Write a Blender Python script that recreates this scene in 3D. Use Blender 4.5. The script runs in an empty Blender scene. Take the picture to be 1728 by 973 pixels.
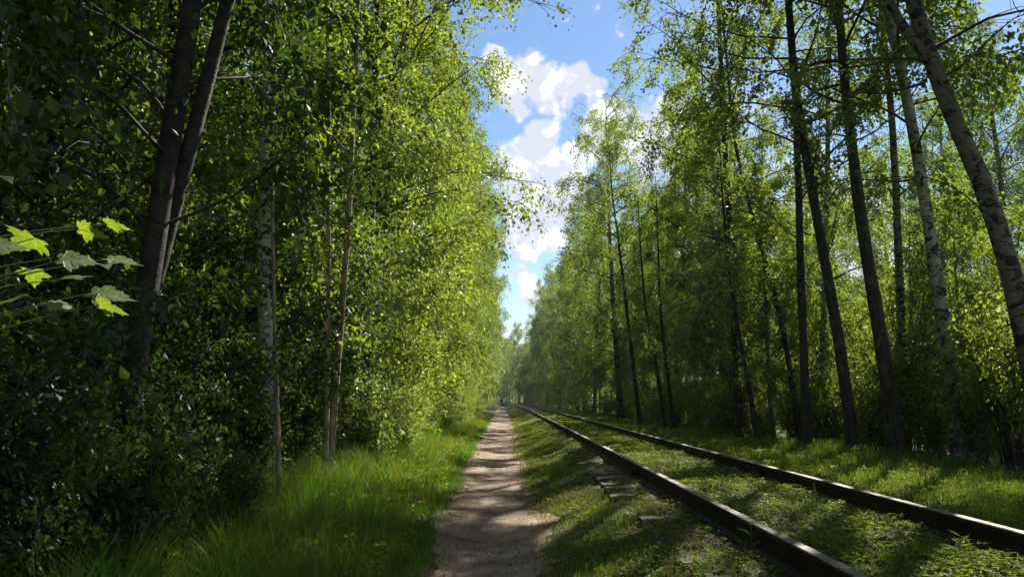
import bpy, math, random
import numpy as np
from mathutils import Vector, Matrix

# ------------------------------------------------------------------ camera, sky, sun, exposure
sc = bpy.context.scene
COL = sc.collection
CAM_Z = 1.35
PITCH = math.radians(8.33)
FPX = 1281.0                                   # focal length in pixels of the 1728 px wide photograph
cd = bpy.data.cameras.new('camera')
cd.sensor_width = 36.0
cd.lens = 36.0 * FPX / 1728.0
cd.clip_start = 0.05
cd.clip_end = 5000
cam = bpy.data.objects.new('camera', cd)
COL.objects.link(cam)
cam.location = (0, 0, CAM_Z)
cam.rotation_euler = (math.pi / 2 + PITCH, 0, 0)
sc.camera = cam

SUN_EL = math.radians(44)
SUN_AZ = math.radians(31)                      # clockwise from the viewing direction (+Y): ahead, to the right
SDIR = np.array([math.cos(SUN_EL) * math.sin(SUN_AZ), math.cos(SUN_EL) * math.cos(SUN_AZ), math.sin(SUN_EL)])
sd = bpy.data.lights.new('sun', 'SUN')
sd.energy = 5.0
sd.angle = math.radians(0.53)
sd.color = (1.0, 0.94, 0.84)
sun = bpy.data.objects.new('sun', sd)
COL.objects.link(sun)
sun.rotation_euler = Vector(SDIR).to_track_quat('Z', 'Y').to_euler()
sun.location = (30, 40, 60)

vs = sc.view_settings
vs.view_transform = 'Standard'
vs.look = 'None'
vs.exposure = 1.45
vs.gamma = 1.0
vs.use_curve_mapping = False
sc.cycles.use_denoising = True
sc.cycles.max_bounces = 4
sc.cycles.diffuse_bounces = 2
sc.cycles.use_adaptive_sampling = True
sc.cycles.adaptive_threshold = 0.03
sc.cycles.transmission_bounces = 3
sc.cycles.glossy_bounces = 2
sc.cycles.sample_clamp_indirect = 4.0
sc.cycles.caustics_reflective = False
sc.cycles.caustics_refractive = False


def ray(u, v):
    a = (u - 864.0) / FPX
    b = (486.5 - v) / FPX
    return np.array([a, math.cos(PITCH) - b * math.sin(PITCH), math.sin(PITCH) + b * math.cos(PITCH)])


def at(u, v, dist):
    """world point seen at photo pixel (u, v), at forward distance dist"""
    r = ray(u, v)
    return np.array([0, 0, CAM_Z]) + r * (dist / r[1])


class NT:
    """tiny node-tree helper"""
    def __init__(self, nt):
        self.nt = nt
        nt.nodes.clear()

    def n(self, kind, **kw):
        nd = self.nt.nodes.new(kind)
        for k, v in kw.items():
            if k in ('operation', 'blend_type', 'data_type', 'noise_dimensions', 'sky_type', 'sun_disc', 'sun_elevation',
                     'sun_rotation', 'altitude', 'air_density', 'dust_density', 'ozone_density', 'interpolation_type',
                     'feature', 'distance', 'use_clamp', 'clamp', 'normalize', 'noise_type'):
                setattr(nd, k, v)
            else:
                s = nd.inputs[int(k[1:])] if k[0] == 'i' and k[1:].isdigit() else nd.inputs[k.replace('_', ' ')]
                if hasattr(v, 'is_output') or isinstance(v, bpy.types.NodeSocket):
                    self.nt.links.new(v, s)
                else:
                    s.default_value = v
        return nd

    def math(self, op, a, b=None, c=None, clamp=False):
        nd = self.n('ShaderNodeMath', operation=op, use_clamp=clamp)
        for i, x in enumerate((a, b, c)):
            if x is None:
                continue
            if isinstance(x, bpy.types.NodeSocket):
                self.nt.links.new(x, nd.inputs[i])
            else:
                nd.inputs[i].default_value = x
        return nd.outputs[0]

    def mix(self, fac, a, b, blend='MIX'):
        nd = self.n('ShaderNodeMix', data_type='RGBA', blend_type=blend)
        for s, x in ((nd.inputs[0], fac), (nd.inputs[6], a), (nd.inputs[7], b)):
            if isinstance(x, bpy.types.NodeSocket):
                self.nt.links.new(x, s)
            else:
                s.default_value = x if not isinstance(x, tuple) or len(x) == 4 else (*x, 1)
        return nd.outputs[2]

    def ramp(self, fac, stops):
        nd = self.n('ShaderNodeValToRGB')
        self.nt.links.new(fac, nd.inputs[0])
        el = nd.color_ramp.elements
        while len(el) < len(stops):
            el.new(0.5)
        for e, (p, c) in zip(el, stops):
            e.position = p
            e.color = (*c, 1) if len(c) == 3 else c
        return nd.outputs[0]

    def smooth(self, x, lo, hi):
        nd = self.n('ShaderNodeMapRange', interpolation_type='SMOOTHSTEP')
        self.nt.links.new(x, nd.inputs[0])
        nd.inputs[1].default_value = lo
        nd.inputs[2].default_value = hi
        return nd.outputs[0]

    def noise(self, vec, scale, detail=3, rough=0.5, dist=0.0):
        nd = self.n('ShaderNodeTexNoise', Scale=scale, Detail=detail, Roughness=rough, Distortion=dist)
        if vec is not None:
            self.nt.links.new(vec, nd.inputs['Vector'])
        return nd.outputs[0]

    def scaled(self, vec, s):
        nd = self.n('ShaderNodeVectorMath', operation='MULTIPLY')
        self.nt.links.new(vec, nd.inputs[0])
        nd.inputs[1].default_value = s
        return nd.outputs[0]

    def link(self, a, b):
        self.nt.links.new(a, b)


# ---- world: Nishita sky with fair-weather cumulus all over the dome
world = bpy.data.worlds.new('World')
sc.world = world
world.use_nodes = True
T = NT(world.node_tree)
sky = T.n('ShaderNodeTexSky', sky_type='NISHITA', sun_disc=False, sun_elevation=SUN_EL, sun_rotation=SUN_AZ,
          altitude=100.0, air_density=1.0, dust_density=0.15, ozone_density=2.6)
tc = T.n('ShaderNodeTexCoord')
dirv = tc.outputs['Generated']
warp = T.n('ShaderNodeTexNoise', Scale=9.0, Detail=5.0, Roughness=0.6)
T.link(dirv, warp.inputs['Vector'])
wsub = T.n('ShaderNodeVectorMath', operation='SUBTRACT')
T.link(warp.outputs['Color'], wsub.inputs[0])
wsub.inputs[1].default_value = (0.5, 0.5, 0.5)
wmul = T.scaled(wsub.outputs[0], (0.075, 0.075, 0.075))
wadd = T.n('ShaderNodeVectorMath', operation='ADD')
T.link(dirv, wadd.inputs[0])
T.link(wmul, wadd.inputs[1])
wdir = wadd.outputs[0]
# cumulus heads in view: (u, v, radius in px, weight)
BLOBS = [(975, 142, 34, .9), (1005, 158, 22, .8), (885, 112, 36, .9), (870, 170, 34, .8), (925, 165, 30, .8), (915, 220, 40, .9), (870, 290, 60, 1),
         (1000, 200, 30, .9), (1040, 200, 36, .9), (960, 310, 50, 1), (925, 385, 60, 1), (880, 390, 60, 1), (890, 470, 36, .8),
         (860, 140, 52, 1), (905, 138, 40, 1), (950, 150, 34, 1), (992, 152, 24, .8), (1020, 150, 14, .6), (838, 100, 30, .9),
         (905, 265, 62, 1), (900, 340, 72, 1), (945, 335, 60, 1), (930, 280, 42, 1), (1018, 235, 52, 1), (1065, 235, 62, 1), (985, 262, 40, 1),
         (1120, 250, 90, 1), (900, 420, 40, .7), (905, 500, 40, 1), (960, 400, 40, .6)]
acc = None
for (u, v, rpx, w) in BLOBS:
    d = ray(u, v)
    d = d / np.linalg.norm(d)
    r = rpx / FPX
    dn = T.n('ShaderNodeVectorMath', operation='DISTANCE')
    T.link(wdir, dn.inputs[0])
    dn.inputs[1].default_value = tuple(d)
    f = T.math('MULTIPLY_ADD', dn.outputs['Value'], -1.0 / r, 1.0)
    f = T.math('MAXIMUM', f, 0.0)
    f = T.math('MULTIPLY', f, w)
    acc = f if acc is None else T.math('MAXIMUM', acc, f)
# clouds over the rest of the sky, leaving the open blue gap that the photograph shows
gen = T.noise(dirv, 2.6, 7, 0.58)
gapd = T.n('ShaderNodeVectorMath', operation='DISTANCE')
T.link(dirv, gapd.inputs[0])
g0 = ray(950, 150)
gapd.inputs[1].default_value = tuple(g0 / np.linalg.norm(g0))
gapm = T.smooth(gapd.outputs['Value'], 0.16, 0.36)
gen = T.math('MULTIPLY', T.smooth(gen, 0.49, 0.60), gapm)
fine = T.noise(dirv, 42.0, 6, 0.55)
fine2 = T.noise(dirv, 14.0, 4, 0.5)
vor = T.n('ShaderNodeTexVoronoi', feature='SMOOTH_F1', Scale=34.0, Detail=2.0, Roughness=0.5)
T.link(wdir, vor.inputs['Vector'])
bil = T.math('SUBTRACT', 0.62, vor.outputs['Distance'])
fld = T.math('ADD', acc, T.math('MULTIPLY', T.math('SUBTRACT', fine, 0.5), 0.7))
fld = T.math('ADD', fld, T.math('MULTIPLY', bil, 0.22))
wisp = T.noise(dirv, 90.0, 5, 0.6)
fld = T.math('ADD', fld, T.math('MULTIPLY', T.math('SUBTRACT', wisp, 0.5), 0.35))
cm = T.math('MAXIMUM', T.smooth(fld, 0.05, 0.38), gen)
shade = T.math('ADD', T.math('MULTIPLY', fine2, 0.55), T.math('MULTIPLY', bil, 0.95))
shade = T.math('ADD', shade, T.math('MULTIPLY', fine, 0.45))
ccol = T.ramp(shade, [(0.34, (5.6, 5.9, 6.8)), (0.50, (7.4, 7.5, 7.9)), (0.68, (8.8, 8.7, 8.6))])
hsv = T.n('ShaderNodeHueSaturation', Saturation=1.08, Value=1.1)
T.link(sky.outputs[0], hsv.inputs['Color'])
skyc = T.mix(T.math('MULTIPLY', cm, 0.97), hsv.outputs[0], ccol)
bg = T.n('ShaderNodeBackground', Strength=0.05)
T.link(skyc, bg.inputs['Color'])
out = T.n('ShaderNodeOutputWorld')
T.link(bg.outputs[0], out.inputs['Surface'])


# ------------------------------------------------------------------ materials
def new_mat(name):
    m = bpy.data.materials.new(name)
    m.use_nodes = True
    return m, NT(m.node_tree)


def finish(t, shader):
    o = t.n('ShaderNodeOutputMaterial')
    t.link(shader, o.inputs['Surface'])


def leaf_mat(name, c0, c1, c2, trans=0.45, tb=1.7, gloss=0.03, rough=0.42):
    """leaf: diffuse + translucent + a little waxy gloss, colour varying leaf by leaf and plant by plant"""
    m, t = new_mat(name)
    geo = t.n('ShaderNodeNewGeometry')
    oi = t.n('ShaderNodeObjectInfo')
    f = t.math('ADD', t.math('MULTIPLY', geo.outputs['Random Per Island'], 0.72), t.math('MULTIPLY', oi.outputs['Random'], 0.28))
    c = t.ramp(f, [(0.05, c0), (0.5, c1), (0.95, c2)])
    tcol = t.mix(1.0, c, (tb * 1.10, tb, tb * 0.42), 'MULTIPLY')
    d = t.n('ShaderNodeBsdfDiffuse', Color=c)
    tr = t.n('ShaderNodeBsdfTranslucent', Color=tcol)
    mx = t.n('ShaderNodeMixShader', i0=trans, i1=d.outputs[0], i2=tr.outputs[0])
    gl = t.n('ShaderNodeBsdfGlossy', Color=(0.9, 0.95, 1, 1), Roughness=rough)
    mx2 = t.n('ShaderNodeMixShader', i0=gloss, i1=mx.outputs[0], i2=gl.outputs[0])
    finish(t, mx2.outputs[0])
    return m


M = {}
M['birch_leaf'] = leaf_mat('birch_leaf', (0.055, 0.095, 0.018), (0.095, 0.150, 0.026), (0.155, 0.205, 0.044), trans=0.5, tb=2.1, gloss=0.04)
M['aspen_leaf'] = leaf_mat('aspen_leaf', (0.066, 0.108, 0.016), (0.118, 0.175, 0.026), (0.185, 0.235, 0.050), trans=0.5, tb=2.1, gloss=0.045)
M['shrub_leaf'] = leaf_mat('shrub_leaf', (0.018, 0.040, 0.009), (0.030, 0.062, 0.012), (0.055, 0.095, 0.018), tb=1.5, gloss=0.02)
M['willow_leaf'] = leaf_mat('willow_leaf', (0.050, 0.090, 0.022), (0.085, 0.140, 0.035), (0.135, 0.190, 0.060), trans=0.45, tb=1.8, gloss=0.05)
def maple_mat():
    m, t = new_mat('maple_leaf')
    sep = t.n('ShaderNodeSeparateXYZ')
    tcn = t.n('ShaderNodeTexCoord')
    t.link(tcn.outputs['Object'], sep.inputs[0])
    ax = t.math('ABSOLUTE', sep.outputs['X'])
    ay = sep.outputs['Y']
    vein = None
    for deg in (0, 42, 80):                                   # ribs fanning out from the stalk
        a = math.radians(deg)
        d = t.math('ABSOLUTE', t.math('SUBTRACT', t.math('MULTIPLY', ax, math.cos(a)), t.math('MULTIPLY', ay, math.sin(a))))
        f = t.smooth(d, 0.016, 0.004)
        vein = f if vein is None else t.math('MAXIMUM', vein, f)
    nz = t.noise(tcn.outputs['Object'], 5.0, 4, 0.6)
    c = t.mix(t.smooth(nz, 0.35, 0.65), (0.075, 0.135, 0.020), (0.125, 0.185, 0.030))
    c = t.mix(t.math('MULTIPLY', vein, 0.7), c, (0.22, 0.26, 0.09))
    tcol = t.mix(1.0, c, (2.2, 2.0, 0.7), 'MULTIPLY')
    d = t.n('ShaderNodeBsdfDiffuse', Color=c)
    tr = t.n('ShaderNodeBsdfTranslucent', Color=tcol)
    mx = t.n('ShaderNodeMixShader', i0=0.48, i1=d.outputs[0], i2=tr.outputs[0])
    bp = t.n('ShaderNodeBump', Strength=0.4, Distance=0.01)
    t.link(t.math('ADD', vein, nz), bp.inputs['Height'])
    gl = t.n('ShaderNodeBsdfGlossy', Color=(0.95, 0.97, 1, 1), Roughness=0.48)
    t.link(bp.outputs[0], gl.inputs['Normal'])
    mx2 = t.n('ShaderNodeMixShader', i0=0.07, i1=mx.outputs[0], i2=gl.outputs[0])
    finish(t, mx2.outputs[0])
    return m


M['maple_leaf'] = maple_mat()
M['grass'] = leaf_mat('grass_blade', (0.038, 0.105, 0.009), (0.066, 0.165, 0.012), (0.125, 0.205, 0.030), trans=0.40, tb=1.7, gloss=0.015)
M['dry_grass'] = leaf_mat('dry_grass', (0.090, 0.110, 0.018), (0.150, 0.165, 0.030), (0.27, 0.24, 0.090), trans=0.35, tb=1.5, gloss=0.015)
M['herb'] = leaf_mat('herb_leaf', (0.085, 0.14, 0.012), (0.13, 0.19, 0.014), (0.19, 0.235, 0.024), trans=0.40, tb=1.6, gloss=0.012)
M['needle'] = leaf_mat('spruce_needle', (0.014, 0.032, 0.016), (0.022, 0.045, 0.020), (0.035, 0.065, 0.026), trans=0.12, gloss=0.05)


def bark_mat(name, base, dark, kind):
    m, t = new_mat(name)
    tcn = t.n('ShaderNodeTexCoord')
    ob = tcn.outputs['Object']
    oi = t.n('ShaderNodeObjectInfo')
    if kind == 'birch':
        dash = t.noise(t.scaled(ob, (7, 7, 46)), 1.0, 3, 0.6)
        patch = t.noise(t.scaled(ob, (3.4, 3.4, 5.0)), 1.0, 6, 0.68, 0.9)
        stain = t.noise(ob, 2.2, 3, 0.6)
        f = t.math('MAXIMUM', t.smooth(dash, 0.57, 0.66), t.smooth(patch, *((0.57, 0.62) if base[0] > 0.6 else (0.505, 0.56))))
        sep = t.n('ShaderNodeSeparateXYZ')
        t.link(ob, sep.inputs[0])
        low = t.smooth(sep.outputs['Z'], 3.4, 0.2)          # old rough bark at the foot of the trunk
        f = t.math('MAXIMUM', f, t.math('MULTIPLY', low, t.smooth(patch, 0.36, 0.52)))
        c = t.mix(stain, base, (base[0] * 0.62, base[1] * 0.60, base[2] * 0.55))
        c = t.mix(f, c, dark)
        h = t.math('MULTIPLY', f, -1.0)
    else:
        ridg = t.noise(t.scaled(ob, (16, 16, 3.2)), 1.0, 5, 0.65, 0.4)
        blot = t.noise(ob, 3.0, 4, 0.6)
        f = t.smooth(ridg, 0.38, 0.62)
        c = t.mix(f, dark, base)
        c = t.mix(t.smooth(blot, 0.56, 0.72), c, (0.10, 0.115, 0.07))    # lichen
        h = ridg
    bp = t.n('ShaderNodeBump', Strength=0.7, Distance=0.02)
    t.link(h, bp.inputs['Height'])
    p = t.n('ShaderNodeBsdfPrincipled', Roughness=0.85)
    t.link(c, p.inputs['Base Color'])
    t.link(bp.outputs[0], p.inputs['Normal'])
    finish(t, p.outputs[0])
    return m


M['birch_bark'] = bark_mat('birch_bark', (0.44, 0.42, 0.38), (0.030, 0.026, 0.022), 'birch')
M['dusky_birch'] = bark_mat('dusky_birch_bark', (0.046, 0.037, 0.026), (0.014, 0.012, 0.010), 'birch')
M['shaded_birch'] = bark_mat('shaded_birch_bark', (0.20, 0.18, 0.15), (0.020, 0.017, 0.014), 'birch')  # birch bark with shade put into a darker base colour
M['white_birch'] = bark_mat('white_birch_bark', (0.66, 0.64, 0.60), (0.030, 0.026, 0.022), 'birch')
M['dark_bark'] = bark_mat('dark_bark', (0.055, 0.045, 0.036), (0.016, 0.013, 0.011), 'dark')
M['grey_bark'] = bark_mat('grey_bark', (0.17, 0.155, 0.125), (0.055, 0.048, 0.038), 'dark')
M['sapling_bark'] = bark_mat('sapling_bark', (0.34, 0.26, 0.165), (0.12, 0.088, 0.055), 'dark')


def simple_mat(name, c, rough=0.8, metal=0.0, var=0.3, scale=6.0, c2=None, bump=0.3, bscale=30):
    m, t = new_mat(name)
    tcn = t.n('ShaderNodeTexCoord')
    ob = tcn.outputs['Object']
    nz = t.noise(ob, scale, 5, 0.6)
    c2 = c2 or tuple(x * (1 - var) for x in c)
    col = t.mix(t.smooth(nz, 0.38, 0.62), c, c2)
    bp = t.n('ShaderNodeBump', Strength=bump, Distance=0.01)
    t.link(t.noise(ob, bscale, 4, 0.6), bp.inputs['Height'])
    p = t.n('ShaderNodeBsdfPrincipled', Roughness=rough, Metallic=metal)
    t.link(col, p.inputs['Base Color'])
    t.link(bp.outputs[0], p.inputs['Normal'])
    finish(t, p.outputs[0])
    return m


M['twig'] = simple_mat('twig', (0.050, 0.038, 0.028), 0.85)
M['petiole'] = simple_mat('petiole', (0.10, 0.12, 0.03), 0.6)
M['steel_side'] = simple_mat('rusty_steel', (0.034, 0.023, 0.017), 0.85, 0.05, 0.45, 9.0, bump=0.4)
M['rail_head'] = simple_mat('worn_rail_head', (0.20, 0.175, 0.15), 0.55, 0.6, 0.35, 14.0, c2=(0.10, 0.078, 0.06), bump=0.15)
M['timber'] = simple_mat('weathered_timber', (0.090, 0.070, 0.050), 0.9, 0, 0.5, 7.0, c2=(0.036, 0.028, 0.020), bump=0.7, bscale=40)
M['stone'] = simple_mat('stone', (0.13, 0.115, 0.09), 0.9, 0, 0.5, 9.0, c2=(0.065, 0.057, 0.045))
M['litter'] = leaf_mat('leaf_litter', (0.050, 0.032, 0.018), (0.10, 0.065, 0.035), (0.20, 0.145, 0.085), trans=0.05, tb=1.0, gloss=0.02)


def soil_mat(name, stops, scale, bump, bscale, fine=60):
    m, t = new_mat(name)
    geo = t.n('ShaderNodeNewGeometry')
    pos = geo.outputs['Position']
    a = t.noise(pos, scale, 6, 0.62, 0.3)
    b = t.noise(pos, fine, 4, 0.65)
    f = t.math('ADD', t.math('MULTIPLY', a, 0.7), t.math('MULTIPLY', b, 0.3))
    col = t.ramp(f, stops)
    bp = t.n('ShaderNodeBump', Strength=bump, Distance=0.03)
    hb = t.math('ADD', t.noise(pos, bscale, 6, 0.65), t.math('MULTIPLY', b, 0.35))
    t.link(hb, bp.inputs['Height'])
    if name == 'forest_soil':                               # open grassland starts beyond the strip of wood on the right
        sx = t.n('ShaderNodeSeparateXYZ')
        t.link(pos, sx.inputs[0])
        fx = t.smooth(t.math('ADD', sx.outputs['X'], t.math('MULTIPLY', a, 6.0)), 12.0, 17.0)
        col = t.mix(fx, col, t.mix(a, (0.05, 0.085, 0.018), (0.10, 0.135, 0.035)))
    p = t.n('ShaderNodeBsdfPrincipled', Roughness=0.95)
    p.inputs['Specular IOR Level'].default_value = 0.15
    t.link(col, p.inputs['Base Color'])
    t.link(bp.outputs[0], p.inputs['Normal'])
    finish(t, p.outputs[0])
    return m


M['soil'] = soil_mat('forest_soil', [(0.32, (0.028, 0.024, 0.014)), (0.5, (0.050, 0.048, 0.022)), (0.68, (0.085, 0.078, 0.040))], 1.6, 0.8, 9)
M['path'] = soil_mat('trodden_earth', [(0.34, (0.078, 0.052, 0.035)), (0.47, (0.185, 0.130, 0.092)), (0.64, (0.33, 0.255, 0.195))], 1.5, 0.6, 5, 38)
M['ballast'] = soil_mat('ballast_soil', [(0.32, (0.040, 0.036, 0.020)), (0.5, (0.078, 0.076, 0.034)), (0.7, (0.13, 0.115, 0.070))], 3.5, 0.9, 14)


# ------------------------------------------------------------------ mesh helpers
class MB:
    """collects vertices and faces (as numpy blocks) and links them as ONE mesh object"""
    def __init__(self):
        self.v, self.f3, self.f4, self.m3, self.m4, self.n = [], [], [], [], [], 0

    def add(self, v, quads=None, tris=None, mat=0):
        v = np.asarray(v, dtype=np.float64).reshape(-1, 3)
        if quads is not None and len(quads):
            q = np.asarray(quads, dtype=np.int64).reshape(-1, 4) + self.n
            self.f4.append(q)
            self.m4.append(np.full(len(q), mat))
        if tris is not None and len(tris):
            q = np.asarray(tris, dtype=np.int64).reshape(-1, 3) + self.n
            self.f3.append(q)
            self.m3.append(np.full(len(q), mat))
        self.v.append(v)
        self.n += len(v)

    def tube(self, pts, rad, sides=6, mat=0, cap=False, jitter=0.0, rng=None):
        pts = np.asarray(pts, float)
        rad = np.asarray(rad, float)
        n = len(pts)
        tan = np.gradient(pts, axis=0)
        tan /= np.linalg.norm(tan, axis=1)[:, None] + 1e-9
        ref = np.array([1.0, 0, 0]) if abs(tan[:, 0]).mean() < 0.7 else np.array([0, 1.0, 0])
        a = np.cross(tan, ref)
        a /= np.linalg.norm(a, axis=1)[:, None] + 1e-9
        b = np.cross(tan, a)
        th = np.linspace(0, 2 * np.pi, sides, endpoint=False)
        rr = rad[:, None] * np.ones((1, sides))
        if jitter and rng is not None:
            rr = rr * (1 + jitter * rng.standard_normal((n, sides)))
        v = pts[:, None, :] + rr[:, :, None] * (np.cos(th)[None, :, None] * a[:, None, :] + np.sin(th)[None, :, None] * b[:, None, :])
        i = np.arange(n - 1)[:, None] * sides
        j = np.arange(sides)[None, :]
        k = (j + 1) % sides
        q = np.stack([i + j, i + k, i + sides + k, i + sides + j], -1).reshape(-1, 4)
        self.add(v.reshape(-1, 3), quads=q, mat=mat)

    def box(self, lo, hi, mat=0):
        x0, y0, z0 = lo
        x1, y1, z1 = hi
        v = [(x0, y0, z0), (x1, y0, z0), (x1, y1, z0), (x0, y1, z0), (x0, y0, z1), (x1, y0, z1), (x1, y1, z1), (x0, y1, z1)]
        self.add(v, quads=[(0, 3, 2, 1), (4, 5, 6, 7), (0, 1, 5, 4), (1, 2, 6, 5), (2, 3, 7, 6), (3, 0, 4, 7)], mat=mat)

    def leaves(self, c, axis, nor, length, width, mat=0, fold=0.12):
        c = np.asarray(c, float)
        n = len(c)
        axis = axis / (np.linalg.norm(axis, axis=1)[:, None] + 1e-9)
        side = np.cross(axis, nor)
        side /= np.linalg.norm(side, axis=1)[:, None] + 1e-9
        nn = np.cross(side, axis)
        L = np.broadcast_to(np.asarray(length, float), (n,))[:, None]
        W = np.broadcast_to(np.asarray(width, float), (n,))[:, None]
        v0 = c - axis * L * 0.5
        v1 = c + side * W * 0.5 - axis * L * 0.10 + nn * W * fold
        v2 = c + axis * L * 0.5 - nn * L * 0.10
        v3 = c - side * W * 0.5 - axis * L * 0.10 + nn * W * fold
        v = np.stack([v0, v1, v2, v3], 1).reshape(-1, 3)
        self.add(v, quads=np.arange(n * 4).reshape(-1, 4), mat=mat)

    def mesh(self, name, mats, smooth=False):
        me = bpy.data.meshes.new(name)
        v = np.concatenate(self.v) if self.v else np.zeros((0, 3))
        f3 = np.concatenate(self.f3) if self.f3 else np.zeros((0, 3), int)
        f4 = np.concatenate(self.f4) if self.f4 else np.zeros((0, 4), int)
        mi = np.concatenate(self.m3 + self.m4).astype(np.int32) if (self.m3 or self.m4) else np.zeros(0, np.int32)
        me.vertices.add(len(v))
        me.vertices.foreach_set('co', v.astype(np.float32).ravel())
        loops = np.concatenate([f3.ravel(), f4.ravel()]).astype(np.int32)
        me.loops.add(len(loops))
        me.loops.foreach_set('vertex_index', loops)
        np_ = len(f3) + len(f4)
        me.polygons.add(np_)
        st = np.concatenate([np.arange(len(f3)) * 3, len(f3) * 3 + np.arange(len(f4)) * 4]).astype(np.int32)
        me.polygons.foreach_set('loop_start', st)
        for m in mats:
            me.materials.append(m)
        me.polygons.foreach_set('material_index', mi)
        me.polygons.foreach_set('use_smooth', np.full(np_, smooth))
        me.update(calc_edges=True)
        return me


def link(name, data, parent=None, loc=(0, 0, 0), rot=(0, 0, 0), scale=1.0):
    o = bpy.data.objects.new(name, data)
    COL.objects.link(o)
    o.location = tuple(float(x) for x in loc)
    o.rotation_euler = rot
    if isinstance(scale, (int, float)):
        scale = (scale,) * 3
    o.scale = scale
    if parent is not None:
        o.parent = parent
    return o


def tag(o, label=None, cat=None, group=None, kind=None):
    if label:
        o['label'] = label
    if cat:
        o['category'] = cat
    if group:
        o['group'] = group
    if kind:
        o['kind'] = kind
    return o


def unit(a):
    return a / (np.linalg.norm(a, axis=-1, keepdims=True) + 1e-9)


# ------------------------------------------------------------------ the lie of the land
def bend(y):
    y = np.asarray(y, float)
    return -0.9 * (np.maximum(y, 0) / 124.0) ** 2 - 6.0 * (np.maximum(y - 150.0, 0) / 50.0) ** 2


PATH_Y = np.array([-20, 0, 5.6, 12, 19, 36, 70, 104, 150, 200, 320])
PATH_X = np.array([-.12, -.15, -.20, -.30, -.43, -.58, -.95, -1.4, -2.0, -9.8, -60.0])


def path_x(y):
    return np.interp(y, PATH_Y, PATH_X)


def path_half(y):
    y = np.asarray(y, float)
    return 0.59 + 0.05 * np.sin(y * 0.9) + 0.035 * np.sin(y * 2.3 + 1) + np.clip((y - 8) * 0.004, 0, 0.12)


TRACK_X = 2.475
GX = np.array([-400, -60, -14, -5.0, -3.2, -2.2, -1.2, -0.75, -0.35, 0.2, 0.55, 0.95, 1.20, 1.50, 1.75, 2.475, 3.2, 3.45, 3.75, 4.2, 5.4, 7.5, 12, 60, 400])
GZ = np.array([-1.5, -0.8, -0.35, -0.10, 0.0, 0.04, 0.05, 0.02, -0.015, 0.0, 0.06, 0.17, 0.262, 0.318, 0.338, 0.345, 0.335, 0.31, 0.25, 0.20, 0.14, 0.12, -0.1, -0.8, -1.5])


def ground_z(x, y):
    x = np.asarray(x, float)
    y = np.asarray(y, float)
    s = x - bend(y)
    z = np.interp(s, GX, GZ)
    off = np.clip((np.abs(s - 1.5) - 3.0) / 4.0, 0, 1)
    z = z + off * (0.07 * np.sin(x * 0.9 + y * 0.37) + 0.06 * np.sin(y * 0.61 - x * 0.43))
    z = z + 0.012 * np.sin(y * 3.1 + x * 2.3) + 0.010 * np.sin(y * 5.3 - x * 4.1)
    return z


def grid_sheet(name, xs, ys, mat, lift=0.0, xfun=None):
    """sheet following the ground; xs may be functions of y through xfun"""
    X, Y = np.meshgrid(xs, ys)
    if xfun is not None:
        X = xfun(X, Y)
    Z = ground_z(X, Y) + lift
    v = np.stack([X, Y, Z], -1).reshape(-1, 3)
    nx, ny = len(xs), len(ys)
    i = np.arange(ny - 1)[:, None] * nx
    j = np.arange(nx - 1)[None, :]
    q = np.stack([i + j, i + j + 1, i + nx + j + 1, i + nx + j], -1).reshape(-1, 4)
    mb = MB()
    mb.add(v, quads=q)
    return link(name, mb.mesh(name, [mat], smooth=True))


ysg = np.concatenate([[-300, -120, -50, -20, -8], np.arange(-4, 30, 0.25), np.arange(30, 80, 1.0), np.arange(80, 260, 4.0), [300, 400, 700, 1500]])
xsg = np.unique(np.concatenate([[-1200, -400, -150, -60, -30, -20], np.arange(-14, -5, 0.8), np.arange(-5, 6, 0.15), np.arange(6, 16, 0.8), [20, 30, 60, 150, 400, 1200]]))
g = grid_sheet('ground', xsg, ysg, M['soil'])
tag(g, 'dark forest soil and mossy ground under the trees and verges', None, None, 'structure')

rng = np.random.default_rng(7)
ysp = np.concatenate([np.arange(-4, 30, 0.12), np.arange(30, 80, 0.5), np.arange(80, 200, 2.0)])
wob_l = np.cumsum(rng.standard_normal(len(ysp))) * 0.0
wl = 0.09 * np.sin(ysp * 3.7) + 0.08 * np.sin(ysp * 1.31 + 2) + 0.06 * rng.standard_normal(len(ysp))
wr = 0.07 * np.sin(ysp * 2.9 + 1) + 0.05 * np.sin(ysp * 1.7) + 0.06 * rng.standard_normal(len(ysp))


def pfun(X, Y):
    hw = path_half(Y)
    e = X
    ed = np.where(e < 0, np.interp(Y, ysp, wl), np.interp(Y, ysp, wr)) * np.abs(e)
    return path_x(Y) + e * hw + ed * np.sign(e)


p = grid_sheet('path', np.linspace(-1, 1, 9), ysp, M['path'], 0.006, pfun)
tag(p, 'narrow trodden earth footpath running straight beside the railway track', None, None, 'structure')
b = grid_sheet('track_bed', np.linspace(0, 1, 12), np.concatenate([np.arange(-4, 40, 0.3), np.arange(40, 200, 2.0)]), M['ballast'], 0.005,
               lambda X, Y: bend(Y) + 1.22 + X * 2.5 + 0.05 * np.sin(Y * 2.1) * (1 - X) + 0.05 * np.sin(Y * 1.7) * X)
tag(b, 'dark earthy ballast bed under the rails', None, None, 'structure')

# ------------------------------------------------------------------ railway track
track = link('railway_track', None, None, (TRACK_X, 0, 0.30))
tag(track, 'old single railway track with rusty rails and half-buried wooden sleepers', 'railway track')
RAIL_TOP = 0.515
prof = np.array([(-.065, 0), (.065, 0), (.065, .010), (.012, .024), (.009, .125), (.034, .142), (.036, .168), (.030, .174), (-.030, .174), (-.036, .168), (-.034, .142), (-.009, .125), (-.012, .024), (-.065, .010)])
PH = 0.174
NP = len(prof)
RAIL_CX = {'left': 1.68, 'right': 3.27}
JOINTS = [10.5 + 12.5 * k for k in range(-1, 14)]


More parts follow.
